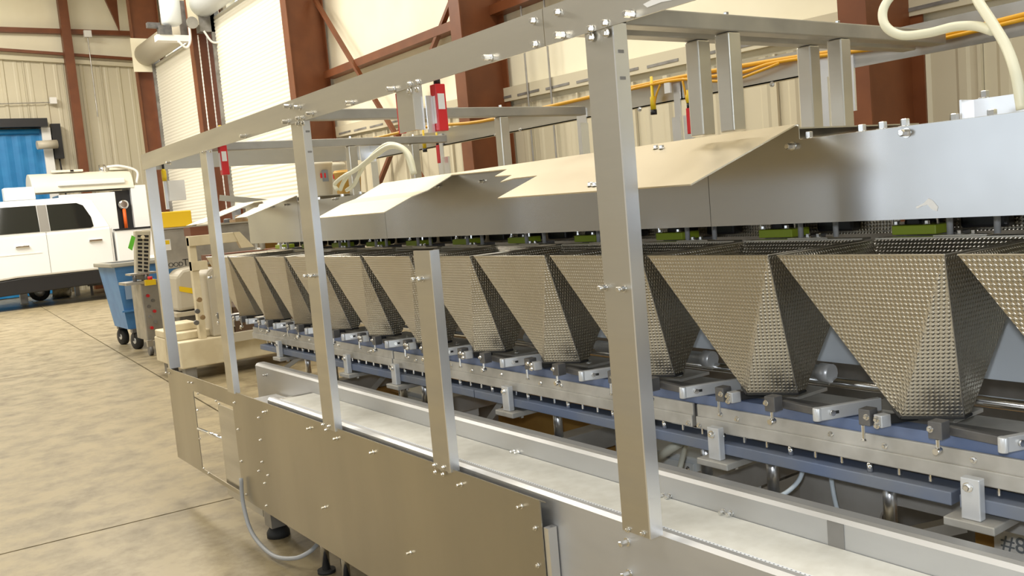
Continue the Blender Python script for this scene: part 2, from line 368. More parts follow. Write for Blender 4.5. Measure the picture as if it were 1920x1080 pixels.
# hanging door chains on column 2 and hoist gear above
for k, (u0, v0, u1, v1) in enumerate(((377, 68, 408, 285), (386, 68, 414, 285))):
    p, q = ay(u0, v0, 19.3), ay(u1, v1, 19.3); p.x = q.x = (p.x + q.x) / 2 + .1 * k - .1
    mb = MB(); n = 90; q.z = 1.7
    for i in range(n):
        c = p.lerp(q, i / n); rr = .022 if i % 2 else .012
        mb.box(c - Vector((.007, rr, .022)), c + Vector((.007, rr, .022)))
    ch = tag(mb.build('door_chain', WHITEP), 'pale hand chain hanging in front of the red column between doors', 'chain', 'hand chains of the roll-up door')
t = thing('air_dryer_unit', 'filter and gauge unit with white bowl mounted high between the roll-up doors', 'air unit', tuple(ay(345, 40, 19.15)))
p = wpos(t)
MB().lathe(p + Vector((-.25, 0, -.1)), (0, 0, 1), [(0, .12), (.05, .2), (.55, .2), (.62, .1)], 18).build('bowl', WBOX, t)
MB().box(p + Vector((-.6, -.1, -.42)), p + Vector((.05, .12, -.3))).build('bracket', WHITEP, t)
MB().box(p + Vector((-.55, -.12, -.3)), p + Vector((-.3, .05, -.12))).box(p + Vector((-.75, -.06, -.16)), p + Vector((-.5, .06, -.06))).build('valve_body', DARK, t)
MB().lathe(p + Vector((.12, -.1, -.05)), (0, -1, 0), [(0, .12), (.06, .12)], 18).build('gauge', DULL, t)
MB().box(p + Vector((.3, -.05, -.2)), p + Vector((.62, .2, .7))).build('hoist_box', BEAM, t)
MB().tube([p + Vector((-.2, -.1, -.42)), p + Vector((-.05, -.1, -.55)), p + Vector((.05, -.1, -.4)), p + Vector((.06, -.1, -.1))], .025).build('hose', WHITEP, t)
MB().tube([p + Vector((.35, -.1, -.2)), p + Vector((.5, -.1, -.42)), p + Vector((.7, -.1, -.42)), p + Vector((.85, -.05, -.5))], .022).build('hose', WHITEP, t)

ORD = ['first', 'second', 'third', 'fourth', 'fifth', 'sixth', 'seventh', 'eighth', 'ninth', 'tenth', 'eleventh', 'twelfth']
# ================================================================== GUARD FRAME
XG, XF = 1.20, 2.445
g = thing('guard_frame', 'stainless guard frame of bolted posts and rails around the hopper machine', 'guard frame', (1.2, 1.3, 0))
def rail(y0, y1):
    MB().box((XG - .004, y0, 1.662), (XG, y1, 1.738)).box((XG, y0, 1.734), (XG + .03, y1, 1.738)).build('top_rail', STEEL, g)
rail(1.4835, 4.735); rail(-.6, 1.4815)
def fpost(y0, y1, z0, z1, fl=.035, back=.0):
    x0 = XG + back
    MB().box((x0, y0, z0), (x0 + .004, y1, z1)).build('post', STEEL, g)
    MB().box((x0, y0 - .004, z0), (x0 + fl, y0, z1)).box((x0 + fl - .004, y0, z0), (x0 + fl, y0 + .02, z1)).build('post_flange', BRIGHT, g)  # same steel as the post, coloured paler for the light on this side
fpost(1.284, 1.362, .66, 1.70, .034); fpost(2.755, 2.845, .645, 1.70, .026); fpost(3.745, 3.825, .65, 1.70, .026)
fpost(2.035, 2.118, .648, 1.242, .028); fpost(4.705, 4.735, .66, 1.70, .052); fpost(2.045, 2.128, 1.555, 1.70, .028)
for y, z in ((1.281, 1.615), (1.281, 1.565), (2.752, 1.63), (2.752, 1.565)): MB().box((XG + .008, y - .002, z - .003), (XG + .022, y + .001, z + .003)).build('slot', BEAM, g)
# far rail, end plate, far posts
MB().box((XF, -.6, 1.66), (XF + .004, 4.72, 1.74)).box((XF, -.6, 1.66), (XF + .03, 4.72, 1.664)).build('far_rail', STEEL, g)
MB().box((XF - .006, .2, 1.655), (XF - .001, 1.62, 1.742)).build('splice_plate', DULL, g)
MB().box((XG + .03, 4.716, 1.66), (XF - .06, 4.72, 1.74)).build('end_plate', STEEL, g)
MB().box((XF - .06, 4.70, 1.652), (XF + .01, 4.712, 1.748)).build('corner_plate', BRIGHT, g)
for y0, y1, z0 in ((4.63, 4.70, .66), (2.80, 2.86, .66), (1.66, 1.72, .66)):
    MB().box((XF - .004, y0, z0), (XF, y1, 1.70)).box((XF - .04, y0 - .004, z0), (XF, y0, 1.64)).build('far_post', BRIGHT, g)
for yy in (3.83, 2.21):     # far hinge brackets
    MB().box((XF - .010, yy + .07, 1.50), (XF - .004, yy + .10, 1.72)).build('hanger_bracket', BRIGHT, g)
    for k in range(2): MB().box((XF - .022, yy + .01 + k * .055, 1.47), (XF - .012, yy + .05 + k * .055, 1.60)).build('hinge_leaf', BRIGHT, g)
MB().box((XF - .012, 1.585, 1.53), (XF - .004, 1.62, 1.70)).build('hanger_bracket', BRIGHT, g)
# cross bars and hanging tubes
def tube4(a, b, s, nm, m=DULL): return MB().bar(a, b, s, s).build(nm, m, g, .003)
for y in (1.30, 1.385, 2.76, 3.80): MB().box((XG + .005, y - .02, 1.665), (XF - .055, y + .02, 1.70)).build('cross_bar', DULL, g, .003)
for y, xs, zb in ((1.30, (1.545, 1.94), 1.458), (1.385, (1.545, 1.94), 1.458), (2.76, (1.99,), 1.456), (3.80, (1.88, 2.21), 1.432)):
    for x in xs: MB().box((x - .02, y - .019, zb), (x + .02, y + .019, 1.664)).build('hanger_tube', STEEL, g, .003)
    for x in xs: stamp(BZ, 'bolt', (x, y, 1.70), g)
MB().bar((1.55, 4.70, 1.50), (2.05, 4.70, 1.42), .004, .03).build('stay_strap', STEEL, g)
# lower guard panels (sheet with a bent top lip)
def lower(y0, y1, z0, z1, nm='lower_panel'):
    MB().box((XG + .006, y0, z0), (XG + .009, y1, z1)).plate([(XG + .006, y0, z1), (XG + .009, y0, z1 - .003), (XG + .024, y0, z1 - .011), (XG + .024, y0, z1 - .008)], (0, y1 - y0, 0)).build(nm, PANEL, g)
lower(1.652, 3.80, .185, .655)
mb = MB(); x0 = XG + .008      # far panel with a window cut in it
for a, b, c, d in ((3.802, 4.79, .585, .655), (4.37, 4.79, .185, .585), (3.802, 4.37, .185, .205)): mb.box((x0, a, c), (x0 + .003, b, d))
mb.build('window_panel', PANEL, g)
MB().box((XG + .022, 3.62, .14), (XG + .025, 4.06, .56)).build('inner_panel', STEEL, g)
MB().box((XG + .010, 1.633, .19), (XG + .035, 1.650, .59)).build('edge_strip', BRIGHT, g)
MB().cyl((XG + .03, 4.05, .40), (XG + .01, 4.37, .40), .007, 10).build('tie_rod', CHROME, g)
def bolts(px, X, m, y=None):
    for u, v in px: p = ax(u, v, X); stamp(m, 'bolt', p, g)
bolts([(1000, 39), (1004, 83), (1046, 23)], XG - .004, BX)
bolts([(1108, 54), (1109, 70), (1135, 43), (1137, 62)], XG - .004, BX)
bolts([(769, 158), (769, 171), (784, 154), (783, 168)], XG - .004, BX)
bolts([(559, 222), (559, 232), (568, 221), (569, 231)], XG - .004, BX)
bolts([(380, 286), (387, 284), (396, 284)], XG - .004, BXS)
bolts([(1055, 66), (1185, 27), (920, 108), (738, 167), (660, 193), (543, 199), (562, 201), (585, 213), (540, 228), (460, 255), (320, 305)], XG - .004, BXP)
bolts([(1135, 539), (1170, 541), (783, 523), (793, 523), (578, 517), (589, 517), (397, 520)], XG - .0, BXL)
bolts([(1178, 993), (1206, 1000), (815, 872), (832, 876), (817, 885), (831, 889), (606, 796), (617, 799), (612, 806)], XG - .0, BXS)
bolts([(372, 738), (371, 769), (376, 822), (383, 878), (392, 887), (440, 755), (447, 805), (453, 865), (486, 783), (489, 825), (492, 866), (486, 883), (503, 891), (497, 906), (462, 927), (500, 948), (406, 752), (412, 757), (312, 699), (318, 700), (354, 717), (360, 718)], XG + .006, BXS)
bolts([(498, 772), (582, 803), (632, 822), (700, 848), (865, 908), (978, 949), (610, 951), (770, 1036)], XG + .006, BXT)
bolts([(1004, 990), (1009, 1060)], XG + .006, BXS)
for u, v in ((1200, 205), (930, 253), (976, 243), (1448, 158), (1562, 141)): stamp(BX, 'bolt', ax(u, v, XF - .001), g)

# safety switches (red) with yellow connectors
def switch(p, lab, s=1.0, thin=False):
    p = Vector(p); t = thing('safety_switch', lab, 'switch', tuple(p), 'red interlock switches on the guard')
    d = .012 if thin else .03
    MB().box(p + Vector((0, -.014 * s, 0)), p + Vector((d * s, .014 * s, .12 * s))).build('body', RED, t, .002)
    if not thin:
        MB().box(p + Vector((.004 * s, -.0152 * s, .055 * s)), p + Vector((.024 * s, -.014 * s, .095 * s))).build('rating_label', WHITEP, t)
        MB().box(p + Vector((-.0012, -.008 * s, .02 * s)), p + Vector((0, .008 * s, .09 * s))).build('warning_print', INKW, t)
    MB().lathe(p + Vector((d * s / 2, 0, .12 * s)), (0, 0, 1), [(0, .009 * s), (.022 * s, .009 * s)], 12).build('gland', BLACK, t)
    MB().lathe(p + Vector((d * s / 2, 0, .142 * s)), (0, 0, 1), [(0, .010 * s), (.035 * s, .010 * s), (.04 * s, .007 * s), (.06 * s, .006 * s)], 12).build('connector', YELLOWC, t)
    return t
switch((XG + .052, 2.028, 1.548), 'red interlock switch with white label and yellow plug on the short hanging bracket')
MB().box((XG + .030, 2.03, 1.545), (XG + .05, 2.034, 1.64)).build('switch_plate', BRIGHT, g)
switch((XG + .045, 3.715, 1.56), 'small red interlock switch beside a tall guard post near the roll-up door')
for u, v, lab in ((822, 300, 'thin red switch edge hanging from far rail beside the looping hose bundle'), (1293, 245, 'thin red switch edge hanging from far rail beside two paired tubes')):
    p = ax(u, v + 6, XF - .05); switch(p, lab, .75, True)
switch(Vector((XG - .02, 2.14, 1.555)) + Vector((.03, 0, 0)), 'slim red switch seen edge-on behind the short hanging bracket', .9, True)
for u, v, pl in ((1226, 215, 'yellow plug with black tip dangling from the far rail near the paired tubes'), (797, 285, 'yellow plug with black tip dangling from the far rail behind the hose arch')):
    p = ax(u, v, XF - .03); t = thing('plug_connector', pl, 'connector', tuple(p), 'dangling yellow plugs')
    MB().lathe(p, (0, 0, 1), [(0, .012), (.018, .012)], 12).build('tip', BLACK, t); MB().lathe(p + Vector((0, 0, .018)), (0, 0, 1), [(0, .010), (.045, .010), (.05, .006), (.12, .005)], 12).build('sleeve', YELLOWC, t)
t = thing('plug_connector', 'small yellow plug under the rail at the corner post with hinge', 'connector', (XG + .08, 4.68, 1.60))
MB().lathe((XG + .08, 4.68, 1.60), (0, 0, 1), [(0, .01), (.02, .012), (.05, .012), (.06, .006)], 12).build('sleeve', YELLOWC, t); MB().cyl((XG + .08, 4.68, 1.655), (XG + .08, 4.68, 1.70), .006).build('stem', BLACK, t)
t = thing('door_hinge_box', 'white switch box hinged to the corner post of the guard', 'switch box', (XG + .10, 4.69, 1.53))
MB().box((XG + .09, 4.66, 1.50), (XG + .17, 4.70, 1.60)).build('box', WHITEP, t); MB().box((XG + .076, 4.69, 1.46), (XG + .09, 4.703, 1.63)).build('hinge', BRIGHT, t)
# yellow cable bundle along the far rail
def cable(px, X, r, lab, m=YELLOW, name='cable', cat='cable', grp=None, dz=0):
    return tag(MB().tube([ax(u, v, X) + Vector((0, 0, dz)) for u, v in px], r, 8, 5).build(name, m), lab, cat, grp)
cable([(690, 262), (800, 238), (900, 228), (1050, 195), (1180, 165), (1300, 140), (1450, 114), (1600, 92), (1740, 72), (1920, 28), (2100, -15)], XF - .016, .0075, 'thick yellow cable tied along the far guard rail')
cable([(1180, 168), (1250, 153), (1310, 146), (1390, 136), (1455, 117), (1600, 97), (1740, 78), (1920, 36)], XF - .031, .0055, 'thin yellow cable sagging below the thick one on far rail')
cable([(1280, 148), (1320, 152), (1375, 150), (1420, 135), (1460, 119)], XF - .042, .0045, 'short yellow cable drooping lowest under the far rail cable')
cable([(1238, 158), (1230, 180), (1226, 205)], XF - .03, .004, 'yellow drop lead above the left plug by the hinge leaves', grp='yellow drop leads')
cable([(1280, 152), (1284, 170), (1288, 190)], XF - .04, .004, 'yellow drop lead above the thin red switch by paired tubes', grp='yellow drop leads')
t = tag(MB().box(ax(1252, 163, XF - .03) - Vector((.004, .014, .022)), ax(1252, 163, XF - .03) + Vector((.004, .014, .022))).build('cable_tag', WHITEP), 'white paper tag tied to the yellow cable on the far rail', 'tag')

# ================================================================== BELT CONVEYOR
c = thing('belt_conveyor', 'long belt conveyor with stainless side channels and off-white belt in front of the hoppers', 'conveyor', (1.32, 1.3, 0))
MB().sweep([(1.238, .36), (1.242, .36), (1.242, .652), (1.248, .658), (1.258, .658), (1.258, .662), (1.246, .662), (1.238, .654)], -.9, 3.46).build('near_side_plate', CONV, c)
MB().sweep([(1.260, .640), (1.408, .640), (1.408, .6555), (1.260, .6555)], -.9, 3.40).build('belt', BELT, c)
MB().sweep([(1.2585, .645), (1.2735, .645), (1.2735, .6575), (1.2585, .6575)], -.9, 3.40).build('belt_edge', BELTE, c)
hol = MB().box((0, -.0016, 0), (.003, .0016, .0004)); hol = mesh_only(hol, 'belt_perforation', TEXTG)
mb = MB()
for k in range(300):
    yy = .55 + k * .0095
    if yy < 3.3: mb.box((1.2675, yy, .6573), (1.2700, yy + .003, .6578))
pf = mb.build('belt_perforations', TEXTG, c); pf['kind'] = 'stuff'
MB().sweep([(1.410, .50), (1.414, .50), (1.414, .703), (1.420, .711), (1.428, .713), (1.475, .713), (1.475, .708), (1.428, .718), (1.418, .716), (1.410, .706)][:2] + [(1.414, .702), (1.419, .709), (1.427, .711), (1.452, .711), (1.452, .715), (1.426, .715), (1.416, .712), (1.410, .704)], -.9, 4.05).build('far_side_plate', CONV, c)
MB().box((1.4085, .985, .655), (1.4098, 1.02, .704)).build('splice_mark', BEAM, c)
MB().cyl((1.25, 3.43, .625), (1.41, 3.43, .625), .03, 18).build('end_roller', DULL, c)
MB().box((1.24, 3.50, .60), (1.40, 3.80, .604)).build('end_tray', BRIGHT, c)
MB().box((1.25, 3.7, .52), (1.41, 3.72, .60)).build('end_cross_bar', DULL, c)
for u, v in ((1232, 928), (1244, 929), (1256, 930), (1357, 959), (1371, 962), (964, 846), (972, 848), (499, 703)): stamp(BXT, 'bolt', ax(u, v, 1.41), c)
for u, v in ((1176, 1016), (1180, 1075)): stamp(BXP, 'bolt', ax(u, v, 1.238), c)
for yy in (-.4, 1.2, 3.02, 3.2):
    MB().cyl((1.30, yy, .012), (1.30, yy, .40), .016, 12).build('leg', CHROME, c); MB().cyl((1.30, yy, 0), (1.30, yy, .012), .035, 14).build('foot', RUBBER, c)
MB().box((1.245, -.6, .36), (1.40, 3.3, .40)).build('bed_frame', BEAM, c)
MB().box((1.28, 3.70, .05), (1.36, 3.78, .30)).box((1.31, 3.73, .3), (1.34, 3.76, .55)).build('end_leg', DULL, c); MB().lathe((1.32, 3.74, 0), (0, 0, 1), [(0, .05), (.02, .05), (.05, .03)], 14).build('foot', RUBBER, c)
# grey flexible conduit looping out below the panel
tag(MB().tube([ax(452, 897, 1.19), ax(456, 945, 1.185), ax(473, 1000, 1.18), ax(510, 1040, 1.19), ax(550, 1047, 1.21), ax(580, 1035, 1.25), ax(600, 1015, 1.30)], .0085, 10, 8).build('flexible_conduit', GREYH), 'grey flexible conduit looping out under the lower guard panel', 'conduit')

# ================================================================== BUCKET TRACK
PITCH = .361; NH = 12
k_ = thing('bucket_track', 'long double track of grey steel plates with blue plastic strips under the hoppers', 'track', (1.6, 1.5, 0))
Y0, Y1 = -.55, 4.42
MB().box((1.556, Y0, .838), (1.60, Y1, .862)).build('upper_blue_strip', BLUE, k_, .002)
segs = [(-.55, 1.462), (1.475, 2.95), (2.96, 4.42)]
for a, b in segs:
    MB().box((1.548, a, .811), (1.556, b, .840)).build('upper_plate', CAST, k_, .0015)
    MB().box((1.542, a, .784), (1.556, b, .812)).build('lower_plate', CAST, k_, .0015)
for a, b in ((-.55, .83), (.845, 2.4), (2.405, 4.30)): MB().box((1.532, a, .738), (1.60, b, .763)).build('lower_blue_bar', BLUEG, k_, .002)
MB().box((1.60, Y0, .775), (1.66, Y1, .855)).build('track_core', BEAM, k_)
MB().box((1.66, Y0, .830), (1.76, Y1, .848)).build('rear_strip', CAST, k_)
sp = mesh_only(MB().cyl((0, 0, .763), (0, 0, .784), .006, 10), 'spacer', CHROME); sp2 = mesh_only(MB().cyl((0, 0, .770), (0, 0, .784), .0035, 8), 'small_spacer', CHROME)
y = -.1; i = 0
while y < 4.3:
    stamp(sp if i % 3 == 0 else sp2, 'spacer' if i % 3 == 0 else 'stud', (1.5495, y, 0), k_); y += .062; i += 1
bs = [.80, 1.385, 2.20, 2.90, 3.30, 4.02]
for yy in bs:
    b = MB().box((1.512, yy - .017, .728), (1.531, yy + .017, .803)).build('support_block', ALU, k_, .002)
    stamp(BX, 'bolt', (1.512, yy + .003, .787), b)
    MB().box((1.502, yy - .045, .712), (1.72, yy + .045, .7275)).build('support_plate', CAST, k_, .002)
    for xx in (1.545, 1.69): stamp(mesh_only(MB().lathe((0, 0, 0), (0, 0, -1), [(0, .008), (.007, .008)], 6), 'bolt', BOLTM), 'bolt', (xx, yy - .03, .712), k_)
for i in range(14): stamp(BXS, 'bolt', (1.548, .52 + i * .29, .826), k_)
for i in range(13): stamp(BXS, 'bolt', (1.548, .62 + i * PITCH, .822), k_)
for yy in (1.452, 1.486): stamp(BXS, 'bolt', (1.542, yy, .792), k_)

# gate levers: one linkage per hopper, on the track below each mouth
ZL = .868
def lever(i):
    dyv = Vector((0, i * PITCH, 0))
    t = thing('gate_lever', 'aluminium and dark steel gate linkage under the %s hopper from the cream column machine' % ORD[10 - i], 'lever', tuple(Vector((1.58, .95, ZL)) + dyv), 'gate levers under the hoppers')
    P = lambda u, v, z=ZL: az(u, v, z) + dyv
    a, b = P(1532, 777, .878), P(1650, 757, .878)
    mb = MB().bar(a, b, .012, .027); mb.lathe(a + Vector((0, 0, -.0135)), (0, 0, 1), [(0, .0085), (.027, .0085)], 12)
    arm = mb.build('arm', ALU, t, .002)
    d = (b - a).normalized(); nrm = Vector((d.y, -d.x, 0)); nrm = nrm if nrm.y < 0 or nrm.x < 0 else -nrm
    q = a + d * .03
    if nrm.dot(Vector((-q.x, -q.y + dyv.y, 0))) < 0: nrm = -nrm
    MB().lathe(q + nrm * .006, nrm, [(0, .006), (.005, .006)], 10).build('pivot_bolt', BOLTM, arm)
    MB().bar(q + nrm * .0062 + d * .004, q + nrm * .0066 + d * .016, .001, .006).build('slot', RUBBER, arm)
    MB().bar(P(1468, 757, .873), P(1540, 772, .873), .014, .016).build('dark_link', DARK, t, .0015)
    c1 = P(1452, 764, .870); MB().box(c1 + Vector((-.016, -.013, -.006)), c1 + Vector((.012, .013, .026))).build('clamp_block', DARK, t, .0015)
    stamp(BXS, 'bolt', c1 + Vector((-.016, .008, .012)), t)
    MB().lathe(c1 + Vector((-.014, -.004, -.006)), (0, 0, -1), [(0, .0035), (.022, .0035)], 8).lathe(c1 + Vector((-.014, -.004, -.026)), (-1, 0, 0), [(-.006, .006), (.010, .006)], 10).build('stop_screw', BOLTM, t)
    c2 = P(1627, 790, .870); MB().box(c2 + Vector((-.012, -.012, -.006)), c2 + Vector((.016, .012, .026))).build('clamp_block', DARK, t, .0015)
    stamp(BXS, 'bolt', c2 + Vector((-.012, -.006, .012)), t)
    MB().lathe(c2 + Vector((-.010, .004, -.006)), (0, 0, -1), [(0, .0035), (.026, .0035), (.03, .006)], 8).build('stop_screw', BOLTM, t)
    e1, e2 = P(1645, 790, .876), P(1664, 786, .876); MB().bar(e1, e2, .02, .024).build('end_block', ALU, t, .002)
    stamp(BXS, 'bolt', e1 + Vector((-.008, -.004, .006)), t); stamp(BXS, 'bolt', e1 + Vector((-.008, -.004, -.006)), t)
    MB().bar(P(1664, 786, .873), P(1718, 779, .873), .016, .016).build('rubber_arm', RUBBER, t, .002)
    return t
for i in range(-1, NH - 1): lever(i)
# ================================================================== MACHINE BASE
m_ = thing('machine_underframe', 'grimy steel machine base with chrome posts and cross beams below the track', 'machine base', (1.8, 2, 0))
for yy in (.62, 1.05, 1.347, 1.552, 2.15, 2.95, 3.12, 3.75, 4.05):
    MB().cyl((1.665, yy, .6225), (1.665, yy, .7115), .014, 16).build('guide_post', BRIGHT, m_)
for yy in (.62, 1.35, 1.555, 2.15, 2.98, 3.75): MB().box((1.50, yy - .035, .555), (2.36, yy + .035, .622)).build('cross_beam', UNDER, m_, .003)
MB().box((1.86, -.5, .90), (1.87, 4.4, 1.06)).build('rear_panel', mat('pale_grey_panel', (.60, .65, .70), .1, .45), m_)
MB().cyl((1.80, -.5, .868), (1.80, 4.4, .868), .012, 14).build('gate_shaft', CHROME, m_)
for i in range(12):
    yy = .98 + i * PITCH
    MB().box((1.672, yy - .07, .849), (1.785, yy + .13, .857)).build('cover_plate', CAST, m_, .001)
    MB().lathe((1.79, yy + .28, .89), (0, 1, 0), [(0, .022), (.03, .022), (.03, .017), (.10, .017)], 14).build('air_cylinder', ALU, m_)
    for q in (-.04, .06): stamp(BZ, 'bolt', (1.70, yy + q, .857), m_)
mb = MB(); yp0, yp1, zp0, zp1 = .35, 1.13, .15, .60     # gusset plate with rounded window
def rrect(y0, y1, z0, z1, r, n=6):
    out = []
    for cx, cz, a0 in ((y1 - r, z1 - r, 0), (y0 + r, z1 - r, 90), (y0 + r, z0 + r, 180), (y1 - r, z0 + r, 270)):
        for k in range(n + 1): a = math.radians(a0 + 90 * k / n); out.append((cx + r * math.cos(a), cz + r * math.sin(a)))
    return out
inn = rrect(.47, 1.10, .36, .645, .05); nI = len(inn)
outp = []
for (a, b) in inn:
    cx, cz = .785, .5025; d = Vector((a - cx, b - cz)); s_ = min(abs(((.515 if d.x > 0 else .40)) / d.x) if d.x else 9, abs(.197 / d.y) if d.y else 9); outp.append((cx + d.x * s_, cz + d.y * s_))
vs = [(1.70, a, b) for a, b in inn] + [(1.70, a, b) for a, b in outp] + [(1.71, a, b) for a, b in inn] + [(1.71, a, b) for a, b in outp]
fs = []
for i in range(nI):
    j = (i + 1) % nI; fs += [(i, j, nI + j, nI + i), (2 * nI + j, 2 * nI + i, 3 * nI + i, 3 * nI + j), (j, i, 2 * nI + i, 2 * nI + j)]
mb.add(vs, fs); mb.build('gusset_plate', UNDER, m_)
MB().cyl((1.86, 1.185, .2), (1.86, 1.185, .64), .006, 8).build('threaded_rod', BRASS, m_)
MB().bar((1.74, 1.20, .50), (1.95, 1.05, .535), .03, .03).build('brace_bar', DULL, m_)
for a, b in (((1.65, 2.42, .70), (1.60, 2.52, .57)), ((1.70, 3.30, .70), (1.62, 3.40, .58)), ((1.66, 4.1, .70), (1.58, 4.22, .62))): MB().bar(a, b, .012, .02).build('stay', CAST, m_)
for yy in (-.4, 1.9, 4.0):
    MB().box((2.28, yy - .04, 0), (2.36, yy + .04, .56)).build('leg', BEAM, m_); MB().box((1.50, yy - .04, 0), (1.58, yy + .04, .56)).build('leg', BEAM, m_)
MB().box((2.30, -.5, .50), (2.36, 4.3, .56)).build('rear_rail', UNDER, m_)
MB().box((2.372, -.5, .10), (2.376, 4.3, 1.2)).build('rear_skin', BEAM, m_)
MB().box((1.80, -.4, .16), (2.30, 4.2, .20)).build('drip_tray', UNDER, m_)
# things inside the base
t = thing('junction_cabinet', 'pale blue-white enclosure lying under the track behind the near guard post', 'enclosure', (1.9, 1.95, .38))
MB().box((1.80, 1.70, .44), (2.05, 2.05, .60)).build('box', WBOX, t, .006); MB().box((1.792, 1.72, .455), (1.80, 2.03, .585)).build('lid', WBOX, t, .004); stamp(BXS, 'bolt', (1.792, 1.74, .57), t)
MB().box((1.83, 1.75, .201), (1.87, 2.0, .44)).build('bracket', BEAM, t)
t = thing('junction_cabinet', 'small white enclosure below the track behind the shorter guard post', 'enclosure', (1.85, 3.1, .2))
MB().box((1.76, 3.03, .50), (1.95, 3.35, .61)).build('box', WBOX, t, .005); MB().box((1.752, 3.05, .515), (1.76, 3.33, .595)).build('lid', WBOX, t); MB().box((1.80, 3.0, .201), (1.84, 3.3, .50)).build('bracket', BEAM, t)
p1, p2 = ay(1222, 868, 1.72), ay(1283, 822, 1.80)
for (u0, v0, u1, v1, r, lab) in ((1218, 868, 1290, 820, .012, 'thick ivory drain pipe slanting below the track'), (1272, 888, 1288, 826, .007, 'slim ivory pipe standing beside the thick drain pipe')):
    tag(MB().cyl(ax(u0, v0, 1.60 + r * 3), ax(u1, v1, 1.73 - r * 4), r, 14).build('drain_pipe', PVC), lab, 'pipe')
tag(MB().tube([ax(1507, 877, 1.60), ax(1497, 902, 1.58), ax(1472, 925, 1.55), ax(1438, 937, 1.52), ax(1400, 942, 1.50)], .005, 8).build('air_line', WCABLE), 'pale blue air line curving down below the blue bar', 'air line')
tag(MB().tube([ax(1558, 892, 1.62), ax(1562, 920, 1.62), ax(1567, 945, 1.61), ax(1574, 970, 1.60)], .005, 8).build('air_line', WCABLE), 'short straight pale air line beside the gusset plate', 'air line')
t = thing('cardboard_box', 'brown cardboard box with printed white label stored inside the machine base', 'box', (2.1, .7, .2))
MB().box((1.96, .66, .201), (2.25, 1.03, .546)).build('carton', CARD, t, .003); MB().box((1.957, .86, .492), (1.96, .985, .540)).build('label', WHITEP, t)
t = thing('cardboard_box', 'tan carton with dark stain stacked below the far end of the track', 'box', (2.0, 4, .2))
MB().box((1.85, 2.2, .201), (2.2, 2.75, .62)).build('carton', CARD, t, .003); MB().box((1.85, 2.2, .62), (2.2, 2.47, .624)).build('flap', CARD, t)
t = thing('cardboard_box', 'tan carton beside two chrome guide posts under the track', 'box', (2.0, 4, .2))
MB().box((1.85, 3.45, .201), (2.2, 4.1, .55)).build('carton', CARD, t, .003); MB().box((1.85, 3.45, .55), (2.2, 3.77, .553)).build('flap', CARD, t)

# ================================================================== HOPPERS
def sheet(mb_v, faces, name, m, parent, mid=None):
    """faces as lists of points; planar UVs in metres on every face; two-sided thin sheet"""
    o0 = wpos(parent); vs, fs, uvs = [], [], []
    for f in faces:
        P = [Vector(p) for p in f]; n = (P[1] - P[0]).cross(P[2] - P[0]).normalized()
        hz = Vector((n.y, -n.x, 0)); hz = hz.normalized() if hz.length > 1e-4 else Vector((1, 0, 0)); vt = n.cross(hz)
        st = len(vs); vs += [tuple(p - o0) for p in P]; fs.append(tuple(range(st, st + len(P)))); uvs += [((p - o0).dot(hz), (p - o0).dot(vt)) for p in P]
    me = bpy.data.meshes.new(name); me.from_pydata(vs, [], fs); uvl = me.uv_layers.new(name='UVMap')
    for i, u in enumerate(uvs): uvl.data[i].uv = u
    me.materials.append(m); o = bpy.data.objects.new(name, me); COL.objects.link(o); o.parent = parent; return o
def hopper():
    y0 = .80; t = thing('discharge_hopper', 'dimpled stainless discharge hopper tapering to a skewed mouth in the row under the hood', 'hopper', (1.6, y0, .88), 'dimpled discharge hoppers in a row')
    W = .338; zt = 1.20
    TRf, TLf, TRb, TLb = Vector((1.46, y0, zt)), Vector((1.46, y0 + W, zt)), Vector((1.79, y0, zt)), Vector((1.79, y0 + W, zt))
    BLf, BRf, BRb, BLb = Vector((1.531, y0 + .134, .890)), Vector((1.591, y0 + .047, .890)), Vector((1.622, y0 + .050, .890)), Vector((1.60, y0 + .165, .890))
    BLc = Vector((1.539, y0 + .153, .901))
    sheet(None, [(TRf, TLf, BLc, BLf), (TRf, BLf, BRf), (TRf, BRf, BRb, TRb), (TLf, TLb, BLb, BLc), (TLb, TRb, BRb, BLb)], 'shell', DIMPLE, t)
    # folded rear flange and hems
    MB().box((1.790, y0 + .004, 1.1995), (1.822, y0 + W - .004, 1.2035)).build('rear_flange', STEEL, t)
    hm = MB(); hm.cyl(TRf, TLf, .0016, 6); hm.cyl(TRf, TRb, .0016, 6); hm.cyl(TLf, TLb, .0016, 6); hm.build('rim_hem', STEEL, t)
    mo = MB()
    for a, b in ((BLc, BLf), (BLf, BRf), (BRf, BRb), (BRb, BLb), (BLb, BLc)): mo.cyl(a - Vector((0, 0, .002)), b - Vector((0, 0, .002)), .0032, 6)
    mo.build('mouth_seal', RUBBER, t)
    wl = MB(); wl.cyl(TRf, BRf, .0014, 6); wl.build('weld_seam', DULL, t)
    return t
hp = hopper(); hp.location.y -= PITCH
for i in range(1, NH):
    c_ = copy_tree(hp); c_.location.y = .80 + (i - 1) * PITCH
    c_['label'] = 'dimpled stainless discharge hopper, %s in the row from the cream column machine' % ORD[11 - i]
hp['label'] = 'dimpled stainless discharge hopper, twelfth in the row from the cream column machine'
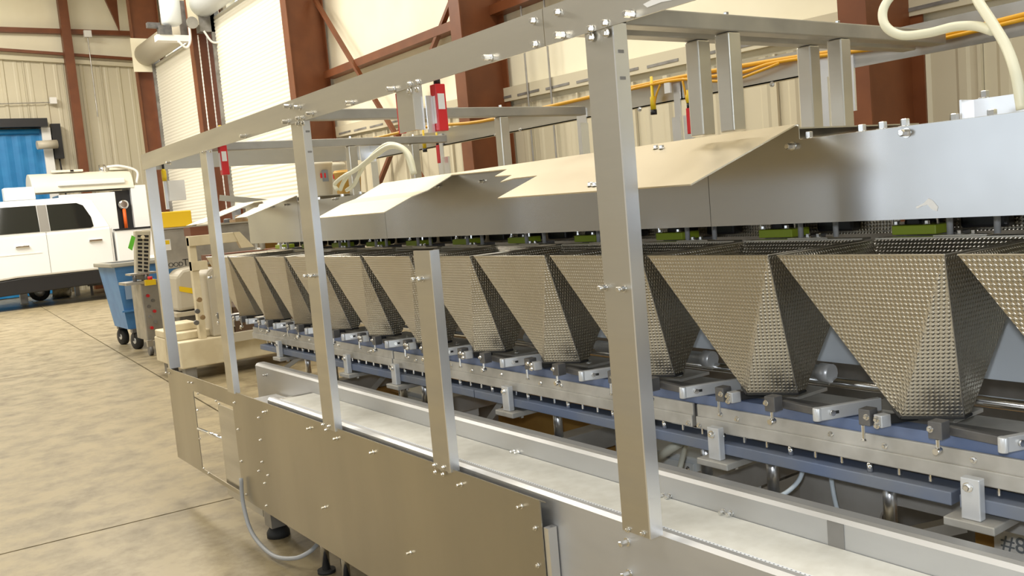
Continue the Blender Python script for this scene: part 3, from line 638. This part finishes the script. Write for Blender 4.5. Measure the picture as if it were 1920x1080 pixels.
# vibratory feeders with lime green blocks behind the hopper rims
def feeder():
    y0 = .80; t = thing('feeder_unit', 'lime green block with black drive behind the hopper rims under the hood', 'feeder', (1.9, y0, 1.0), 'feeder units under the hood')
    ya, yb = ax(1755, 440, 1.83).y, ax(1672, 440, 1.83).y
    MB().box((1.83, ya, 1.206), (1.90, yb, 1.226)).build('green_block', GREEN, t, .002)
    MB().box((1.88, ya - .01, 1.06), (1.95, yb + .02, 1.205)).build('pedestal', DARK, t)
    MB().box((1.93, y0 + .12, 1.21), (1.965, y0 + .22, 1.25)).build('drive_housing', BLACK, t, .006)
    MB().lathe((1.90, y0 + .29, 1.228), (-1, 0, 0), [(-.05, .022), (.03, .022), (.034, .014)], 16).build('drive_cap', BLACK, t)
    sheet(None, [((1.97, y0 + .02, 1.236), (2.03, y0 + .02, 1.25), (2.03, y0 + .32, 1.25), (1.97, y0 + .32, 1.236)), ((1.97, y0 + .02, 1.20), (1.97, y0 + .02, 1.236), (1.97, y0 + .32, 1.236), (1.97, y0 + .32, 1.20))], 'feed_pan', DIMPLE, t)
    for q in (.03, .10): stamp(BZ, 'bolt', (1.85, ya + q, 1.226), t)
    for q in (.012, .115): MB().cyl((1.86, ya + q, 1.226), (1.86, ya + q, 1.30), .0035, 8).build('pin', CHROME, t)
    return t
fd = feeder(); fd.location.y -= PITCH
for i in range(1, NH):
    c_ = copy_tree(fd); c_.location.y = .80 + (i - 1) * PITCH
    c_['label'] = 'lime green block with black drive behind the %s hopper from the cream column machine' % ORD[11 - i]
fd['label'] = 'lime green block with black drive behind the twelfth hopper from the cream column machine'

# ================================================================== HOOD
h = thing('machine_hood', 'polished stainless hood with sloping lids above the row of hoppers', 'hood', (1.8, 2, 1.25))
XP = 1.62
MB().plate([(XP, -.6, 1.252), (XP, 1.445, 1.252), (XP, 1.445, 1.459), (XP, 1.19, 1.459), (XP, 1.19, 1.427), (XP, -.6, 1.427)], (.003, 0, 0)).build('front_plate', MIRROR, h)
MB().box((XP, 1.4465, 1.252), (XP + .003, 3.045, 1.459)).build('front_plate', MIRROR, h)
MB().box((XP, 3.047, 1.252), (XP + .003, 3.86, 1.430)).build('front_plate', MIRROR, h)
MB().box((XP, 3.862, 1.252), (XP + .003, 4.515, 1.459)).build('front_plate', MIRROR, h)
MB().box((XP + .003, 4.511, 1.252), (2.10, 4.515, 1.43)).build('end_plate', STEEL, h)
MB().box((2.10, -.6, 1.252), (2.104, 4.515, 1.43)).build('rear_plate', STEEL, h)
for a, b in ((-.6, 1.185), (3.05, 3.86)): MB().box((XP + .003, a, 1.424), (2.10, b, 1.428)).build('box_top', STEEL, h)
for a, b in ((1.20, 3.04), (3.868, 4.51)): MB().box((XP + .006, a, 1.4505), (2.10, b, 1.4535)).build('box_top', STEEL, h)
# sloping lids: sheets on the plane through the hood ridge, notched where the photo shows
B0, B1 = Vector((XP + .002, 0, 1.461)), Vector((1.29, 0, 1.354))
sl = (B1 - B0); ln = sl.cross(Vector((0, 1, 0))).normalized()
if ln.z < 0: ln = -ln
def lidpt(u, v):
    r = ray(u, v); o = Vector((0, 0, CAMH)); t = (B0 - o).dot(ln) / r.dot(ln); return o + r * t
def lp(y, f): q = B0.lerp(B1, f); return Vector((q.x, y, q.z))
YN = [lidpt(u, v) for u, v in ((951, 317), (928, 330), (960, 328), (938, 341), (964, 334), (1008, 329), (933, 371))]
fl1 = YN[-1]; ff = (fl1.x - B0.x) / (B1.x - B0.x)
poly = [lp(1.195, 0), lp(1.195, 1.0), lp(YN[-1].y, min(1, ff))] + [YN[5], YN[4], YN[3], YN[2], YN[1], YN[0]] + [lp(2.53, .06), lp(2.53, 0)]
MB().plate(poly, -ln * .003).build('lid', LIDM, h)
k1 = ay(800, 366, 2.54); k2 = ay(770, 372, 2.54); k3 = ay(718, 398, 2.54)
prof = [(XP + .002, 1.461), (k1.x, k1.z + .016), (k2.x, k2.z + .006), (k3.x, k3.z)]
mb = MB(); n = len(prof)
mb.add([(x, 2.531, z) for x, z in prof] + [(x, 3.05, z) for x, z in prof] + [(x, 2.531, z - .003) for x, z in prof] + [(x, 3.05, z - .003) for x, z in prof],
       [(i, i + 1, n + i + 1, n + i) for i in range(n - 1)] + [(2 * n + i + 1, 2 * n + i, 3 * n + i, 3 * n + i + 1) for i in range(n - 1)] + [(i, 2 * n + i, 2 * n + i + 1, i + 1) for i in range(n - 1)] + [(n + i + 1, 3 * n + i + 1, 3 * n + i, n + i) for i in range(n - 1)] + [(n - 1, 2 * n + n - 1, 3 * n + n - 1, 2 * n - 1)])
mb.build('lid', LIDM, h)
MB().plate([lp(3.868, 0), lp(3.868, .72), lp(4.02, .72), lp(4.10, .35), lp(4.06, .34), lp(4.16, .2), lp(4.12, .18), lp(4.24, .06), lp(4.36, .06), lp(4.40, .8), lp(4.62, .85), lp(4.62, 0)], -ln * .003).build('lid', LIDM, h)
for u, v in ((1486, 274), (1700, 249)): stamp(BXP, 'bolt', ax(u, v, XP), h)
for u, v in ((905, 340), (822, 350), (628, 373), (510, 388), (538, 384)): stamp(BXT, 'bolt', ax(u, v, XP), h)
for u, v in ((1517, 259), (1616, 244), (1655, 239), (1697, 237)): p = ax(u, v, XP + .03); p.z = 1.428; stamp(BZS, 'bolt', p, h)
for u, v in ((596, 358), (640, 352), (675, 357)): p = ax(u, v, XP + .05); p.z = 1.428; stamp(BZS, 'bolt', p, h)
for u, v in ((1230, 279), (1241, 279), (1107, 349), (1116, 349)): stamp(BZ, 'bolt', lidpt(u, v), h)
for i in range(-1, NH):
    for u in (1781, 1870):
        p = ax(u, 425, 1.806); MB().cyl((1.806, p.y + i * PITCH, 1.207), (1.806, p.y + i * PITCH, 1.32), .0065, 12).build('hanger_rod', ALU, h)
    p = ax(1800, 447, 1.806); MB().box((1.794, p.y - .06 + i * PITCH, 1.204), (1.82, p.y + .05 + i * PITCH, 1.2068)).build('rod_clip', STEEL, h)
    for q in (0, -.028): stamp(BZ, 'bolt', (1.806, p.y + q + i * PITCH, 1.2068), h)
def smear(px, X, par, nm='tape_residue'):
    MB().plate([ax(u, v, X) for u, v in px], (-.0006, 0, 0)).build(nm, WHITEP, par)
smear([(1717, 388), (1732, 381), (1741, 372), (1749, 376), (1759, 388), (1757, 396), (1746, 392), (1740, 384), (1730, 386), (1720, 391)], XP - .0003, h)
smear([(1206, 8), (1225, -2), (1262, -8), (1262, 0), (1240, 4), (1214, 14)], XG - .0043, g)
# latch bracket on the near box and hose fittings
q = ax(1800, 225, 1.72); q.z = 1.4282
l_ = thing('hose_manifold', 'bent stainless bracket with bolts and hose fittings on top of the hood', 'bracket', tuple(q))
MB().box(q + Vector((0, -.004, 0)), q + Vector((.05, 0, .04))).box(q + Vector((.046, -.16, 0)), q + Vector((.05, 0, .04))).box(q + Vector((-.01, -.18, 0)), q + Vector((.05, -.176, .045))).build('bracket', BRIGHT, l_)
for dx_, dy_, z in ((-.02, .0, .0), (.055, -.02, .04), (.06, -.10, .04), (0, -.06, .0)): stamp(BZS, 'bolt', q + Vector((dx_, dy_, z)), l_)
MB().lathe(q + Vector((.03, -.20, .03)), (-1, 0, 0), [(-.04, .02), (0, .02), (.0, .012), (.02, .012)], 16).build('fitting', CHROME, l_)
# cream hoses
tag(MB().tube([ax(1916, 205, 1.74), ax(1905, 140, 1.74), ax(1888, 90, 1.76), ax(1865, 50, 1.78), ax(1840, 12, 1.80), ax(1810, -30, 1.83), ax(1740, -50, 1.88), ax(1685, -20, 1.86), ax(1657, 15, 1.82), ax(1660, 48, 1.80), ax(1690, 66, 1.80), ax(1740, 62, 1.80), ax(1790, 50, 1.80), ax(1830, 49, 1.80), ax(1862, 58, 1.79)], .0095, 10, 8).build('cream_hose', HOSE), 'cream air hose looping high above the right end of the hood', 'hose')
hz = []
for k, pts in enumerate(([(776, 325), (766, 292), (750, 276), (728, 274), (700, 292), (668, 318), (645, 330), (628, 345), (632, 356)], [(774, 327), (762, 290), (748, 277), (725, 278), (690, 304), (660, 322), (645, 340), (638, 356)], [(778, 326), (768, 290), (748, 273), (722, 272), (692, 298), (676, 322), (664, 346), (650, 357)])):
    tag(MB().tube([ax(u, v, 1.74 + .020 * k) for u, v in pts], .0085, 10, 7).build('cream_hose', HOSE), ['cream hose of the tied bundle arching left and ending nearest the pails', 'cream hose of the tied bundle ending in the middle of the hood box', 'cream hose of the tied bundle splitting off lowest toward the sloping lid'][k], 'hose', 'tied bundle of cream hoses')

# ================================================================== PICKUP TRUCK (side on, nose to the left)
YT = 21.0
tr = thing('pickup_truck', 'white crew cab pickup truck parked side-on by the blue dock door', 'truck', (3.0, YT + 1, 0))
def slabp(prof, y0, y1, nm, m, bv=.04, par=None): return MB().plate([(x, y0, z) for x, z in prof], (0, y1 - y0, 0)).build(nm, m, par or tr, bv)
slabp([(-1.2, .62), (-1.3, 1.2), (-1.1, 1.42), (1.2, 1.50), (4.52, 1.56), (4.52, .66), (2.6, .66), (1.6, .58)], YT, YT + 2.0, 'body', TRUCK)
slabp([(4.56, .72), (4.56, 1.47), (6.2, 1.47), (6.2, .75), (5.8, .72)], YT + .02, YT + 1.98, 'bed', TRUCK)
slabp([(4.56, 1.47), (4.56, 1.50), (6.2, 1.50), (6.2, 1.47)], YT, YT + .12, 'bed_rail_cap', BLACK, 0)
# cab with tumblehome
cb = [(1.15, 1.49), (2.05, 2.10), (2.45, 2.24), (3.9, 2.25), (4.22, 2.16), (4.50, 1.55)]
nb = len(cb); inset = [0.0, .12, .16, .16, .13, .01]
vs = [(x, YT + .01 + d, z) for (x, z), d in zip(cb, inset)] + [(x, YT + 1.99 - d, z) for (x, z), d in zip(cb, inset)]
MB().add(vs, [tuple(range(nb)), tuple(nb + i for i in reversed(range(nb)))] + [(i, nb + i, nb + (i + 1) % nb, (i + 1) % nb) for i in range(nb)]).build('cab', TRUCK, tr, .03)
def cw(x, z): return (x, YT + .004 + .16 * max(0, (z - 1.53)) / .72, z)
def win(pts, nm='side_window'):
    o = MB().plate([cw(x, z) for x, z in pts], (0, .012, 0)).build(nm, GLASS, tr, 0); return o
win([(1.45, 1.57), (2.12, 2.05), (2.42, 2.12), (3.12, 2.12), (3.12, 1.57)]); win([(3.32, 1.57), (3.32, 2.12), (3.9, 2.12), (4.02, 2.06), (4.14, 1.80), (4.16, 1.60), (4.1, 1.57)])
MB().plate([cw(x, z) for x, z in ((3.13, 1.57), (3.13, 2.12), (3.31, 2.12), (3.31, 1.57))], (0, .010, 0)).build('door_pillar', mat('pillar_grey', (.20, .19, .17), 0, .4), tr)
for xs in ((3.22, 3.228), (4.47, 4.475)): MB().box((xs[0], YT - .003, .70), (xs[1], YT + .01, 1.55)).build('door_seam', BEAM, tr)
for xx in (2.62, 4.02): MB().box((xx, YT - .035, 1.27), (xx + .27, YT - .004, 1.315)).build('door_handle', CHROME, tr, .01)
MB().box((1.62, YT - .22, 1.52), (1.88, YT - .02, 1.78)).build('wing_mirror', BLACK, tr, .04)
MB().box((1.75, YT - .006, 1.13), (3.1, YT + .003, 1.15)).build('moulding', WHITEP, tr)
MB().box((1.78, YT - .005, .88), (2.12, YT - .0005, 1.06)).build('door_decal', mat('purple_decal', (.08, .02, .12), 0, .5), tr)
slabp([(-1.0, .28), (1.9, .30), (4.9, .38), (4.9, .66), (2.7, .655), (1.6, .57), (-1.0, .55)], YT + .03, YT + 1.9, 'running_board', BLACK, .02)
for xx in (.35, 5.35):
    for yy in (YT + .05, YT + 1.7):
        MB().lathe((xx, yy, .41), (0, 1, 0), [(0, .28), (.0, .38), (.03, .41), (.22, .41), (.25, .38), (.25, .2)], 28).build('tyre', RUBBER, tr)
        MB().lathe((xx, yy - .01, .41), (0, 1, 0), [(0, .06), (.02, .22), (.05, .26), (.2, .26)], 20).build('wheel_rim', ALU, tr)
MB().box((2.0, YT + .5, 2.25), (2.5, YT + 1.5, 2.30)).build('roof_lamp_bar', BLACK, tr, .01)
# ================================================================== DOMED PROCESS UNIT BEHIND THE TRUCK
YM = 23.6
tk = thing('domed_process_unit', 'ivory machine with half-round cover standing behind the pickup truck', 'machine', (4.3, YM, 0))
mb = MB(); seg = 14; x0, x1 = 3.46, 5.7; zc, rr = 2.50, .47; y_c = YM + .45
arc = [(y_c - rr * math.cos(math.pi * k / seg) * 1.0, zc + rr * .98 * math.sin(math.pi * k / seg)) for k in range(seg + 1)]
n = len(arc)
mb.add([(x0, a, b) for a, b in arc] + [(x1, a, b) for a, b in arc], [(i, n + i, n + i + 1, i + 1) for i in range(n - 1)], True); mb.add([(x0, a, b) for a, b in arc], [tuple(range(n))]); mb.add([(x1, a, b) for a, b in arc], [tuple(reversed(range(n)))])
mb.build('cover', TANKM, tk)
MB().box((4.0, y_c - rr - .05, 2.62), (5.5, y_c - rr + .08, 2.74)).build('cover_handle_rail', WHITEP, tk, .02)
MB().box((4.0, YM + .02, .25), (5.25, YM + .9, 2.42)).build('body', TRUCK, tk, .01)
MB().box((5.25, YM + .15, 1.4), (5.62, YM + .8, 2.45)).build('valve_recess', BLACK, tk)
MB().box((5.62, YM, .25), (5.98, YM + .9, 2.55)).build('end_tower', TRUCK, tk, .01)
MB().lathe((5.42, YM + .12, 2.1), (0, -1, 0), [(0, .12), (.1, .12), (.12, .08)], 16).build('valve', CHROME, tk)
MB().cyl((5.42, YM + .05, 1.5), (5.42, YM + .05, 2.0), .04, 12).build('red_pipe', ORANGE2, tk)
MB().cyl((5.1, YM + .3, 2.86), (5.1, YM + .3, 3.1), .08, 16).build('vent_stack', CHROME, tk)
for a, b in ((3.95, 4.45), (4.35, 4.65), (5.25, 5.7)): MB().box((a, YM + .25, 2.965), (b, YM + .45, 3.02)).build('hatch', TANKM, tk, .01)
MB().tube([(5.2, YM + .3, 3.05), (5.5, YM + .2, 3.05), (5.85, YM + .15, 2.9), (5.8, YM + .1, 2.6)], .03).build('hose', WHITEP, tk)
for xx in (4.1, 5.8): MB().box((xx, YM + .1, 0), (xx + .1, YM + .2, .25)).build('leg', DULL, tk)
t = thing('control_cabinet', 'small white cabinet on a stand behind the truck cab roof', 'cabinet', (3.0, 23.6, 0))
MB().box((2.80, 23.05, 2.32), (3.43, 23.35, 2.62)).build('case', WBOX, t, .02); MB().box((2.85, 23.08, 0), (3.0, 23.25, 2.32)).build('stand', DULL, t)
# bits seen under the truck
t = thing('wheeled_drum', 'shiny steel drum lying on the floor beyond the pickup truck', 'drum', (3.7, 23.2, 0))
MB().lathe((3.55, 23.55, .30), (1, 0, 0), [(0, .24), (0, .3), (.4, .3), (.4, .24)], 22).build('drum', CHROME, t); MB().lathe((3.30, 23.42, .22), (0, 1, 0), [(0, .1), (0, .22), (.1, .22), (.1, .1)], 20).build('tyre', RUBBER, t); MB().lathe((3.30, 23.40, .22), (0, 1, 0), [(0, .04), (.02, .12)], 16).build('hub', ALU, t); MB().cyl((3.30, 23.45, .22), (3.56, 23.55, .30), .03).build('axle', BEAM, t)
t = thing('steel_trestle', 'dark trestle frame standing beyond the pickup truck', 'trestle', (4.6, 23.2, 0))
for xx in (4.35, 4.75, 5.1): MB().box((xx, 23.2, 0), (xx + .05, 23.25, .5)).build('leg', BEAM, t)
MB().box((4.3, 23.18, .5), (5.2, 23.28, .55)).build('top_bar', BEAM, t); MB().box((4.3, 23.19, .22), (5.2, 23.26, .26)).build('lower_bar', BEAM, t)

# ================================================================== BLUE BIN
b_ = thing('utility_bin', 'blue plastic tilt bin on black casters beside the label machine', 'bin', (2.55, 11.6, 0))
def frust(a, b, z0, z1, inner=None):
    (x0, x1, y0, y1), (X0, X1, Y0_, Y1_) = a, b
    vs = [(x0, y0, z0), (x1, y0, z0), (x1, y1, z0), (x0, y1, z0), (X0, Y0_, z1), (X1, Y0_, z1), (X1, Y1_, z1), (X0, Y1_, z1)]
    return MB().add(vs, [(3, 2, 1, 0), (0, 1, 5, 4), (1, 2, 6, 5), (2, 3, 7, 6), (3, 0, 4, 7)])
fb = frust((2.30, 3.0, 11.3, 12.0), (2.21, 3.1, 11.2, 12.1), .24, 1.0)
fb.add([(2.22, 11.21, .99), (3.09, 11.21, .99), (3.09, 12.09, .99), (2.22, 12.09, .99), (2.31, 11.31, .28), (2.99, 11.31, .28), (2.99, 11.99, .28), (2.31, 11.99, .28)], [(0, 4, 5, 1), (1, 5, 6, 2), (2, 6, 7, 3), (3, 7, 4, 0), (4, 7, 6, 5)])
fb.build('tub', BIN, b_)
MB().box((2.17, 11.16, .985), (3.13, 11.21, 1.035)).box((2.17, 12.09, .985), (3.13, 12.14, 1.035)).box((2.17, 11.21, .985), (2.22, 12.09, 1.035)).box((3.08, 11.21, .985), (3.13, 12.09, 1.035)).build('rim', BINR, b_, .01)
for z in (.45, .72): MB().box((2.245, 11.235, z), (3.05, 11.27, z + .02)).build('rib', BIN, b_)
MB().box((2.30, 11.21, .60), (2.42, 11.225, .80)).build('faded_label', mat('faded_print', (.25, .35, .5), 0, .6), b_)
for xx, yy in ((2.37, 11.25), (2.9, 11.35), (2.37, 11.95)):
    MB().lathe((xx, yy, .10), (1, .25, 0), [(-.03, .05), (-.03, .10), (.03, .10), (.03, .05)], 22).build('caster_wheel', RUBBER, b_); MB().lathe((xx, yy, .10), (1, .25, 0), [(-.034, .035), (.034, .035)], 14).build('caster_hub', ALU, b_)
    MB().box((xx - .05, yy - .05, .2), (xx + .05, yy + .05, .24)).bar((xx - .04, yy, .1), (xx - .02, yy, .21), .008, .05).bar((xx + .045, yy, .1), (xx + .03, yy, .21), .008, .05).build('caster_fork', DARK, b_)
b_.location.x += .17
tag(MB().plate([(2.72, 11.3, 1.04), (3.12, 11.25, 1.04), (3.17, 11.6, 1.075), (2.77, 11.65, 1.06)], (0, 0, .012)).build('cardboard_flap', TANKM), 'cream cardboard sheet lying on top of the blue bin', 'cardboard')

# ================================================================== LABEL MACHINE
lm = thing('label_machine', 'worn label machine with louvred khaki panel and emergency stop', 'machine', (2.57, 10.6, 0)); lmn = len(bpy.data.objects)
pa, pb, pc_, pd = ay(256, 432, 10), ay(287, 432, 10), ay(284, 532, 10), ay(258, 528, 10)
pnl = MB().plate([pa, pb, pc_, pd], (0, .10, 0)).build('louvre_panel', LOUV, lm, .01)
sl_ = MB()
for r_ in range(11):
    for c_ in range(2):
        f0, f1 = (r_ + 1.15) / 13, (r_ + 1.72) / 13; g0, g1 = .14 + c_ * .42, .44 + c_ * .42
        def pp(g, f): return (pa.lerp(pb, g)).lerp(pd.lerp(pc_, g), f) - Vector((0, .004, 0))
        sl_ = MB().plate([pp(g0, f0), pp(g1, f0), pp(g1, f1), pp(g0, f1)], (0, .003, 0)); sl_.build('louvre_slot', BLACK, pnl)
MB().cyl(ay(270, 445, 10) - Vector((0, .03, 0)), ay(270, 445, 10) + Vector((0, .02, 0)), .02).build('panel_knob', CREAMP, lm)
MB().cyl((2.40, 10.05, .55), (2.40, 10.05, .82), .03).build('panel_post', DARK, lm)
MB().box((2.19, 9.85, .80), (2.55, 10.2, .83)).build('table_plate', DULL, lm); MB().box((2.26, 9.9, .90), (2.55, 10.15, .92)).build('upper_plate', DULL, lm)
for xx in (2.3, 2.42): MB().lathe((xx, 9.92, .83), (0, 0, 1), [(0, .02), (.07, .02)], 12).build('roller', DARK, lm)
MB().box((2.38, 9.80, .78), (2.49, 9.86, .84)).build('stop_box', YELLOWC, lm); MB().cyl((2.44, 9.83, .84), (2.44, 9.83, .875), .025).build('stop_button', RED, lm)
MB().box((2.36, 9.95, .16), (2.75, 10.4, .80)).build('pedestal', DULL, lm, .01)
for i in range(7): MB().lathe((2.42 + .05 * (i % 2), 9.95, .66 - i * .06), (0, -1, 0), [(0, .018), (.03, .018)], 10).build('knob', BEAM if i % 3 else RED, lm)
for xx, yy in ((2.37, 9.9), (2.66, 9.85), (2.7, 10.3)):
    MB().lathe((xx, yy, .055), (1, 0, 0), [(-.02, .055), (.02, .055)], 16).build('caster_wheel', DARK, lm); MB().box((xx - .03, yy - .03, .10), (xx + .03, yy + .03, .17)).build('caster_mount', DULL, lm)
lm.location = (lm.location.x + .12, lm.location.y + .56, 0); lm.scale = (1.0, 1.0, 1.0)
tagp = [ay(247, 441, 10.45), ay(254, 445, 10.45), ay(248, 470, 10.45), ay(240, 465, 10.45)]
tag(MB().plate(tagp, (0, .004, 0)).build('hang_tag', TAG), 'bright green hang tag on the louvred panel', 'tag')

# ================================================================== STAINLESS LETTERED CABINET
fc = thing('lettered_cabinet', 'stainless machine cabinet with dark company lettering behind the guard', 'machine', (3.0, 9.8, 0))
MB().box((2.50, 9.5, .97), (3.5, 9.85, 1.37)).build('head_case', DULL, fc, .008); MB().box((2.44, 9.46, 1.37), (3.52, 10.0, 1.385)).build('top_sheet', STEEL, fc)
MB().box((2.85, 9.7, .0), (2.95, 10.2, .97)).box((3.3, 9.7, 0), (3.4, 10.2, .97)).build('stand', BEIGEP, fc)
def text(body, size, loc, m, par, nm, ext=.001):
    cu = bpy.data.curves.new(nm, 'FONT'); cu.body = body; cu.size = size; cu.extrude = ext; cu.space_character = 1.02
    o = bpy.data.objects.new(nm, cu); COL.objects.link(o); dg = bpy.context.evaluated_depsgraph_get(); me = bpy.data.meshes.new_from_object(o.evaluated_get(dg)); bpy.data.objects.remove(o)
    me.materials.clear(); me.materials.append(m); q = bpy.data.objects.new(nm, me); COL.objects.link(q); q.parent = par; q.location = Vector(loc) - wpos(par); q.rotation_euler = (math.pi / 2, 0, 0); return q
pr8 = text('#8', .05, (1.9565, .97, .497), TEXTG, bpy.data.objects['cardboard_box'], 'printed_number'); pr8.rotation_euler = (math.pi / 2, 0, -math.pi / 2)
for ch, size, u in (('F', .100, 305), ('O', .066, 316), ('O', .066, 325.7), ('D', .066, 335.5), ('T', .100, 343.5), ('O', .066, 355), ('O', .066, 365), ('L', .066, 375), ('S', .066, 383)):
    q = ay(u, 501, 9.497); text(ch, size, (q.x, 9.497, .985), INK, fc, 'letter')
MB().box((2.52, 9.495, 1.16), (2.58, 9.4995, 1.27)).build('rating_plate', WHITEP, fc); MB().box((2.53, 9.493, 1.22), (2.57, 9.4948, 1.26)).build('hazard_mark', YELLOWC, fc)
MB().lathe((2.86, 9.4995, 1.245), (0, -1, 0), [(0, .05), (.002, .05)], 24).lathe((2.86, 9.4970, 1.245), (0, -1, 0), [(0, .035), (.001, .035)], 24).build('emblem', BEIGEP, fc)
ms = MB().plate([(x, 9.2, z) for x, z in ((2.50, .55), (2.52, .90), (2.58, .96), (2.74, .98), (2.80, .92), (2.80, .56))], (0, .35, 0)).build('motor_casing', BEIGEP, fc, .03)
MB().plate([(2.53, 9.195, .80), (2.75, 9.195, .74), (2.75, 9.195, .68), (2.53, 9.195, .75)], (0, .004, 0)).build('yellow_sticker', YELLOWC, ms)
MB().box((2.46, 9.15, .50), (2.95, 9.55, .54)).build('shelf', BEIGEP, fc); MB().box((2.50, 9.2, .30), (2.72, 9.5, .50)).build('gear_box', DARK, fc)
tag(MB().box((2.56, 9.62, 1.386), (2.86, 9.92, 1.55)).build('yellow_tool_box', YBOX, None, .01), 'yellow metal box on top of the lettered stainless cabinet', 'box')

# ================================================================== CREAM CARTON MACHINE (behind the far hoppers)
cm = thing('cream_stand_machine', 'cream painted machine with square column on a thick wheeled base', 'machine', (2.7, 8.5, 0))
MB().box((2.20, 8.2, .12), (3.45, 9.05, .36)).build('base', CREAMP, cm, .01); MB().box((2.20, 8.35, .361), (2.62, 9.0, .43)).build('step', CREAMP, cm, .01); MB().box((2.26, 8.5, .431), (2.46, 8.8, .50)).build('upper_step', CREAMP, cm, .01)
MB().box((2.40, 8.25, .36), (2.46, 8.32, 1.28)).build('column', CREAMP, cm, .004); MB().box((2.40, 8.23, 1.20), (2.86, 8.33, 1.29)).build('top_arm', CREAMP, cm, .004); MB().plate([(2.80, 8.22, 1.29), (2.86, 8.22, 1.29), (2.98, 8.22, 1.14), (2.86, 8.22, 1.14)], (0, .06, 0)).build('gusset', CREAMP, cm)
MB().box((2.40, 8.24, .98), (2.54, 8.32, 1.06)).build('bracket', CREAMP, cm)
MB().plate([(2.52, 8.25, .362), (2.52, 8.25, .93), (2.58, 8.25, .99), (2.72, 8.25, .99), (2.72, 8.25, .362)], (0, .3, 0)).build('guard_casing', BEIGEP, cm, .015)
MB().box((2.74, 8.3, .362), (3.4, 8.9, .60)).build('dark_body', mat('brown_machine_body', (.10, .06, .035), 0, .6), cm); MB().box((2.62, 8.12, .30), (3.42, 8.19, .38)).build('front_bar', BEIGEP, cm)
for xx, yy in ((2.28, 8.28), (3.3, 8.28), (2.3, 8.95)): MB().box((xx - .05, yy - .05, .0), (xx + .05, yy + .05, .12)).build('foot', BEAM, cm)
for i, (xx, z) in enumerate(((2.38, .62), (2.42, .56), (2.36, .52), (2.41, .72))): MB().lathe((xx, 8.19, z), (0, -1, 0), [(0, .022), (.03, .022)], 10).build('knob', BRASS if i % 2 else DARK, cm)
MB().box((2.6, 8.34, 1.04), (3.4, 8.6, 1.10)).box((2.44, 8.3, 1.291), (2.6, 8.5, 1.37)).build('gear_tray', mat('rust_brown', (.16, .055, .025), 0, .6), cm)
t = thing('parts_rack', 'wooden rack of tan and brown machine parts behind the far hoppers', 'rack', (4.2, 11.5, 0))
MB().box((3.4, 11.3, .0), (3.5, 12.0, 1.2)).box((5.2, 11.3, 0), (5.3, 12.0, 1.2)).build('leg', BRASS, t); MB().box((3.3, 11.2, 1.2), (5.4, 12.1, 1.25)).build('shelf', BRASS, t)
for i in range(16):
    xx = 3.40 + (i // 2) * .235 + .02 * random.random(); y_r = 11.28 + (i % 2) * .42; hh = .05 + random.random() * .16; ww = .09 + random.random() * .11
    tag(MB().box((xx, y_r, 1.2505), (xx + ww, y_r + .2 + .15 * random.random(), 1.25 + hh)).lathe((xx + ww / 2, y_r + .1, 1.25 + hh), (0, 0, 1), [(0, ww * .3), (.04, ww * .3), (.05, ww * .2)], 10).build('machine_part', [BRASS, DARK, CREAMP, BRASS][i % 4], None, .004), 'small worn machine part lying on the wooden parts rack', 'machine part', 'machine parts on the rack')
MB().box((3.4, 11.5, .1), (5.3, 11.55, 1.2)).build('back_board', CARD, t)
tag(MB().box((5.8, 13.0, 0), (6.3, 14.2, .9)).box((5.75, 12.95, .9), (6.35, 14.25, .95)).build('side_bench', BEIGEP), 'beige bench against the wall past the hoppers', 'bench')
# ================================================================== PAILS BEHIND THE HOOD
pt = thing('pail_table', 'plain steel table holding pails behind the far guard rail', 'table', (4.1, 7.6, 0))
zt_ = ax(615, 372, 4.2).z
c0 = ax(606, 362, 4.2)
MB().box((3.7, c0.y - .7, zt_ - .04), (5.1, c0.y + .9, zt_)).build('top', DULL, pt)
for xx in (3.75, 5.0):
    for yy in (c0.y - .65, c0.y + .85): MB().box((xx, yy, 0), (xx + .05, yy + .05, zt_ - .04)).build('leg', DULL, pt)
def pail(u, v, X, r, hgt, lab, m, prints=True, grp=None):
    p = ax(u, v, X); p.z = zt_ + .001; t = thing('pail', lab, 'pail', tuple(p), grp)
    MB().lathe(p, (0, 0, 1), [(0, r * .86), (hgt * .92, r), (hgt * .92, r * 1.05), (hgt, r * 1.05)], 28).build('body', m, t)
    MB().lathe(p + Vector((0, 0, hgt)), (0, 0, 1), [(0, r * .98), (.012, r * .98)], 24).build('lid', m, t)
    if prints:
        d = Vector((-p.x, -p.y, 0)).normalized(); s_ = d.cross(Vector((0, 0, 1)))
        for a, z, ww, hh, mm in ((-.35, .55, .06, .05, RED), (-.5, .45, .07, .12, TEXTG), (.35, .6, .035, .05, TEXTG)):
            q = p + (d * math.cos(a) + s_ * math.sin(a)) * (r * 1.01) + Vector((0, 0, hgt * z)); n2 = (d * math.cos(a) + s_ * math.sin(a)); tt = n2.cross(Vector((0, 0, 1)))
            MB().plate([q - tt * ww / 2, q + tt * ww / 2, q + tt * ww / 2 + Vector((0, 0, hh)), q - tt * ww / 2 + Vector((0, 0, hh))], n2 * .003).build('printed_label', mm, t)
    return t
pail(599, 362, 4.05, .16, .38, 'white pail with red and grey print behind the hood', WOODP)
pail(622, 362, 4.5, .18, .40, 'cream pail with small grey square mark behind the hood', WOODP, True)
pail(655, 362, 4.2, .14, .25, 'orange-tan pail beside the white pails', ORANGE, False)
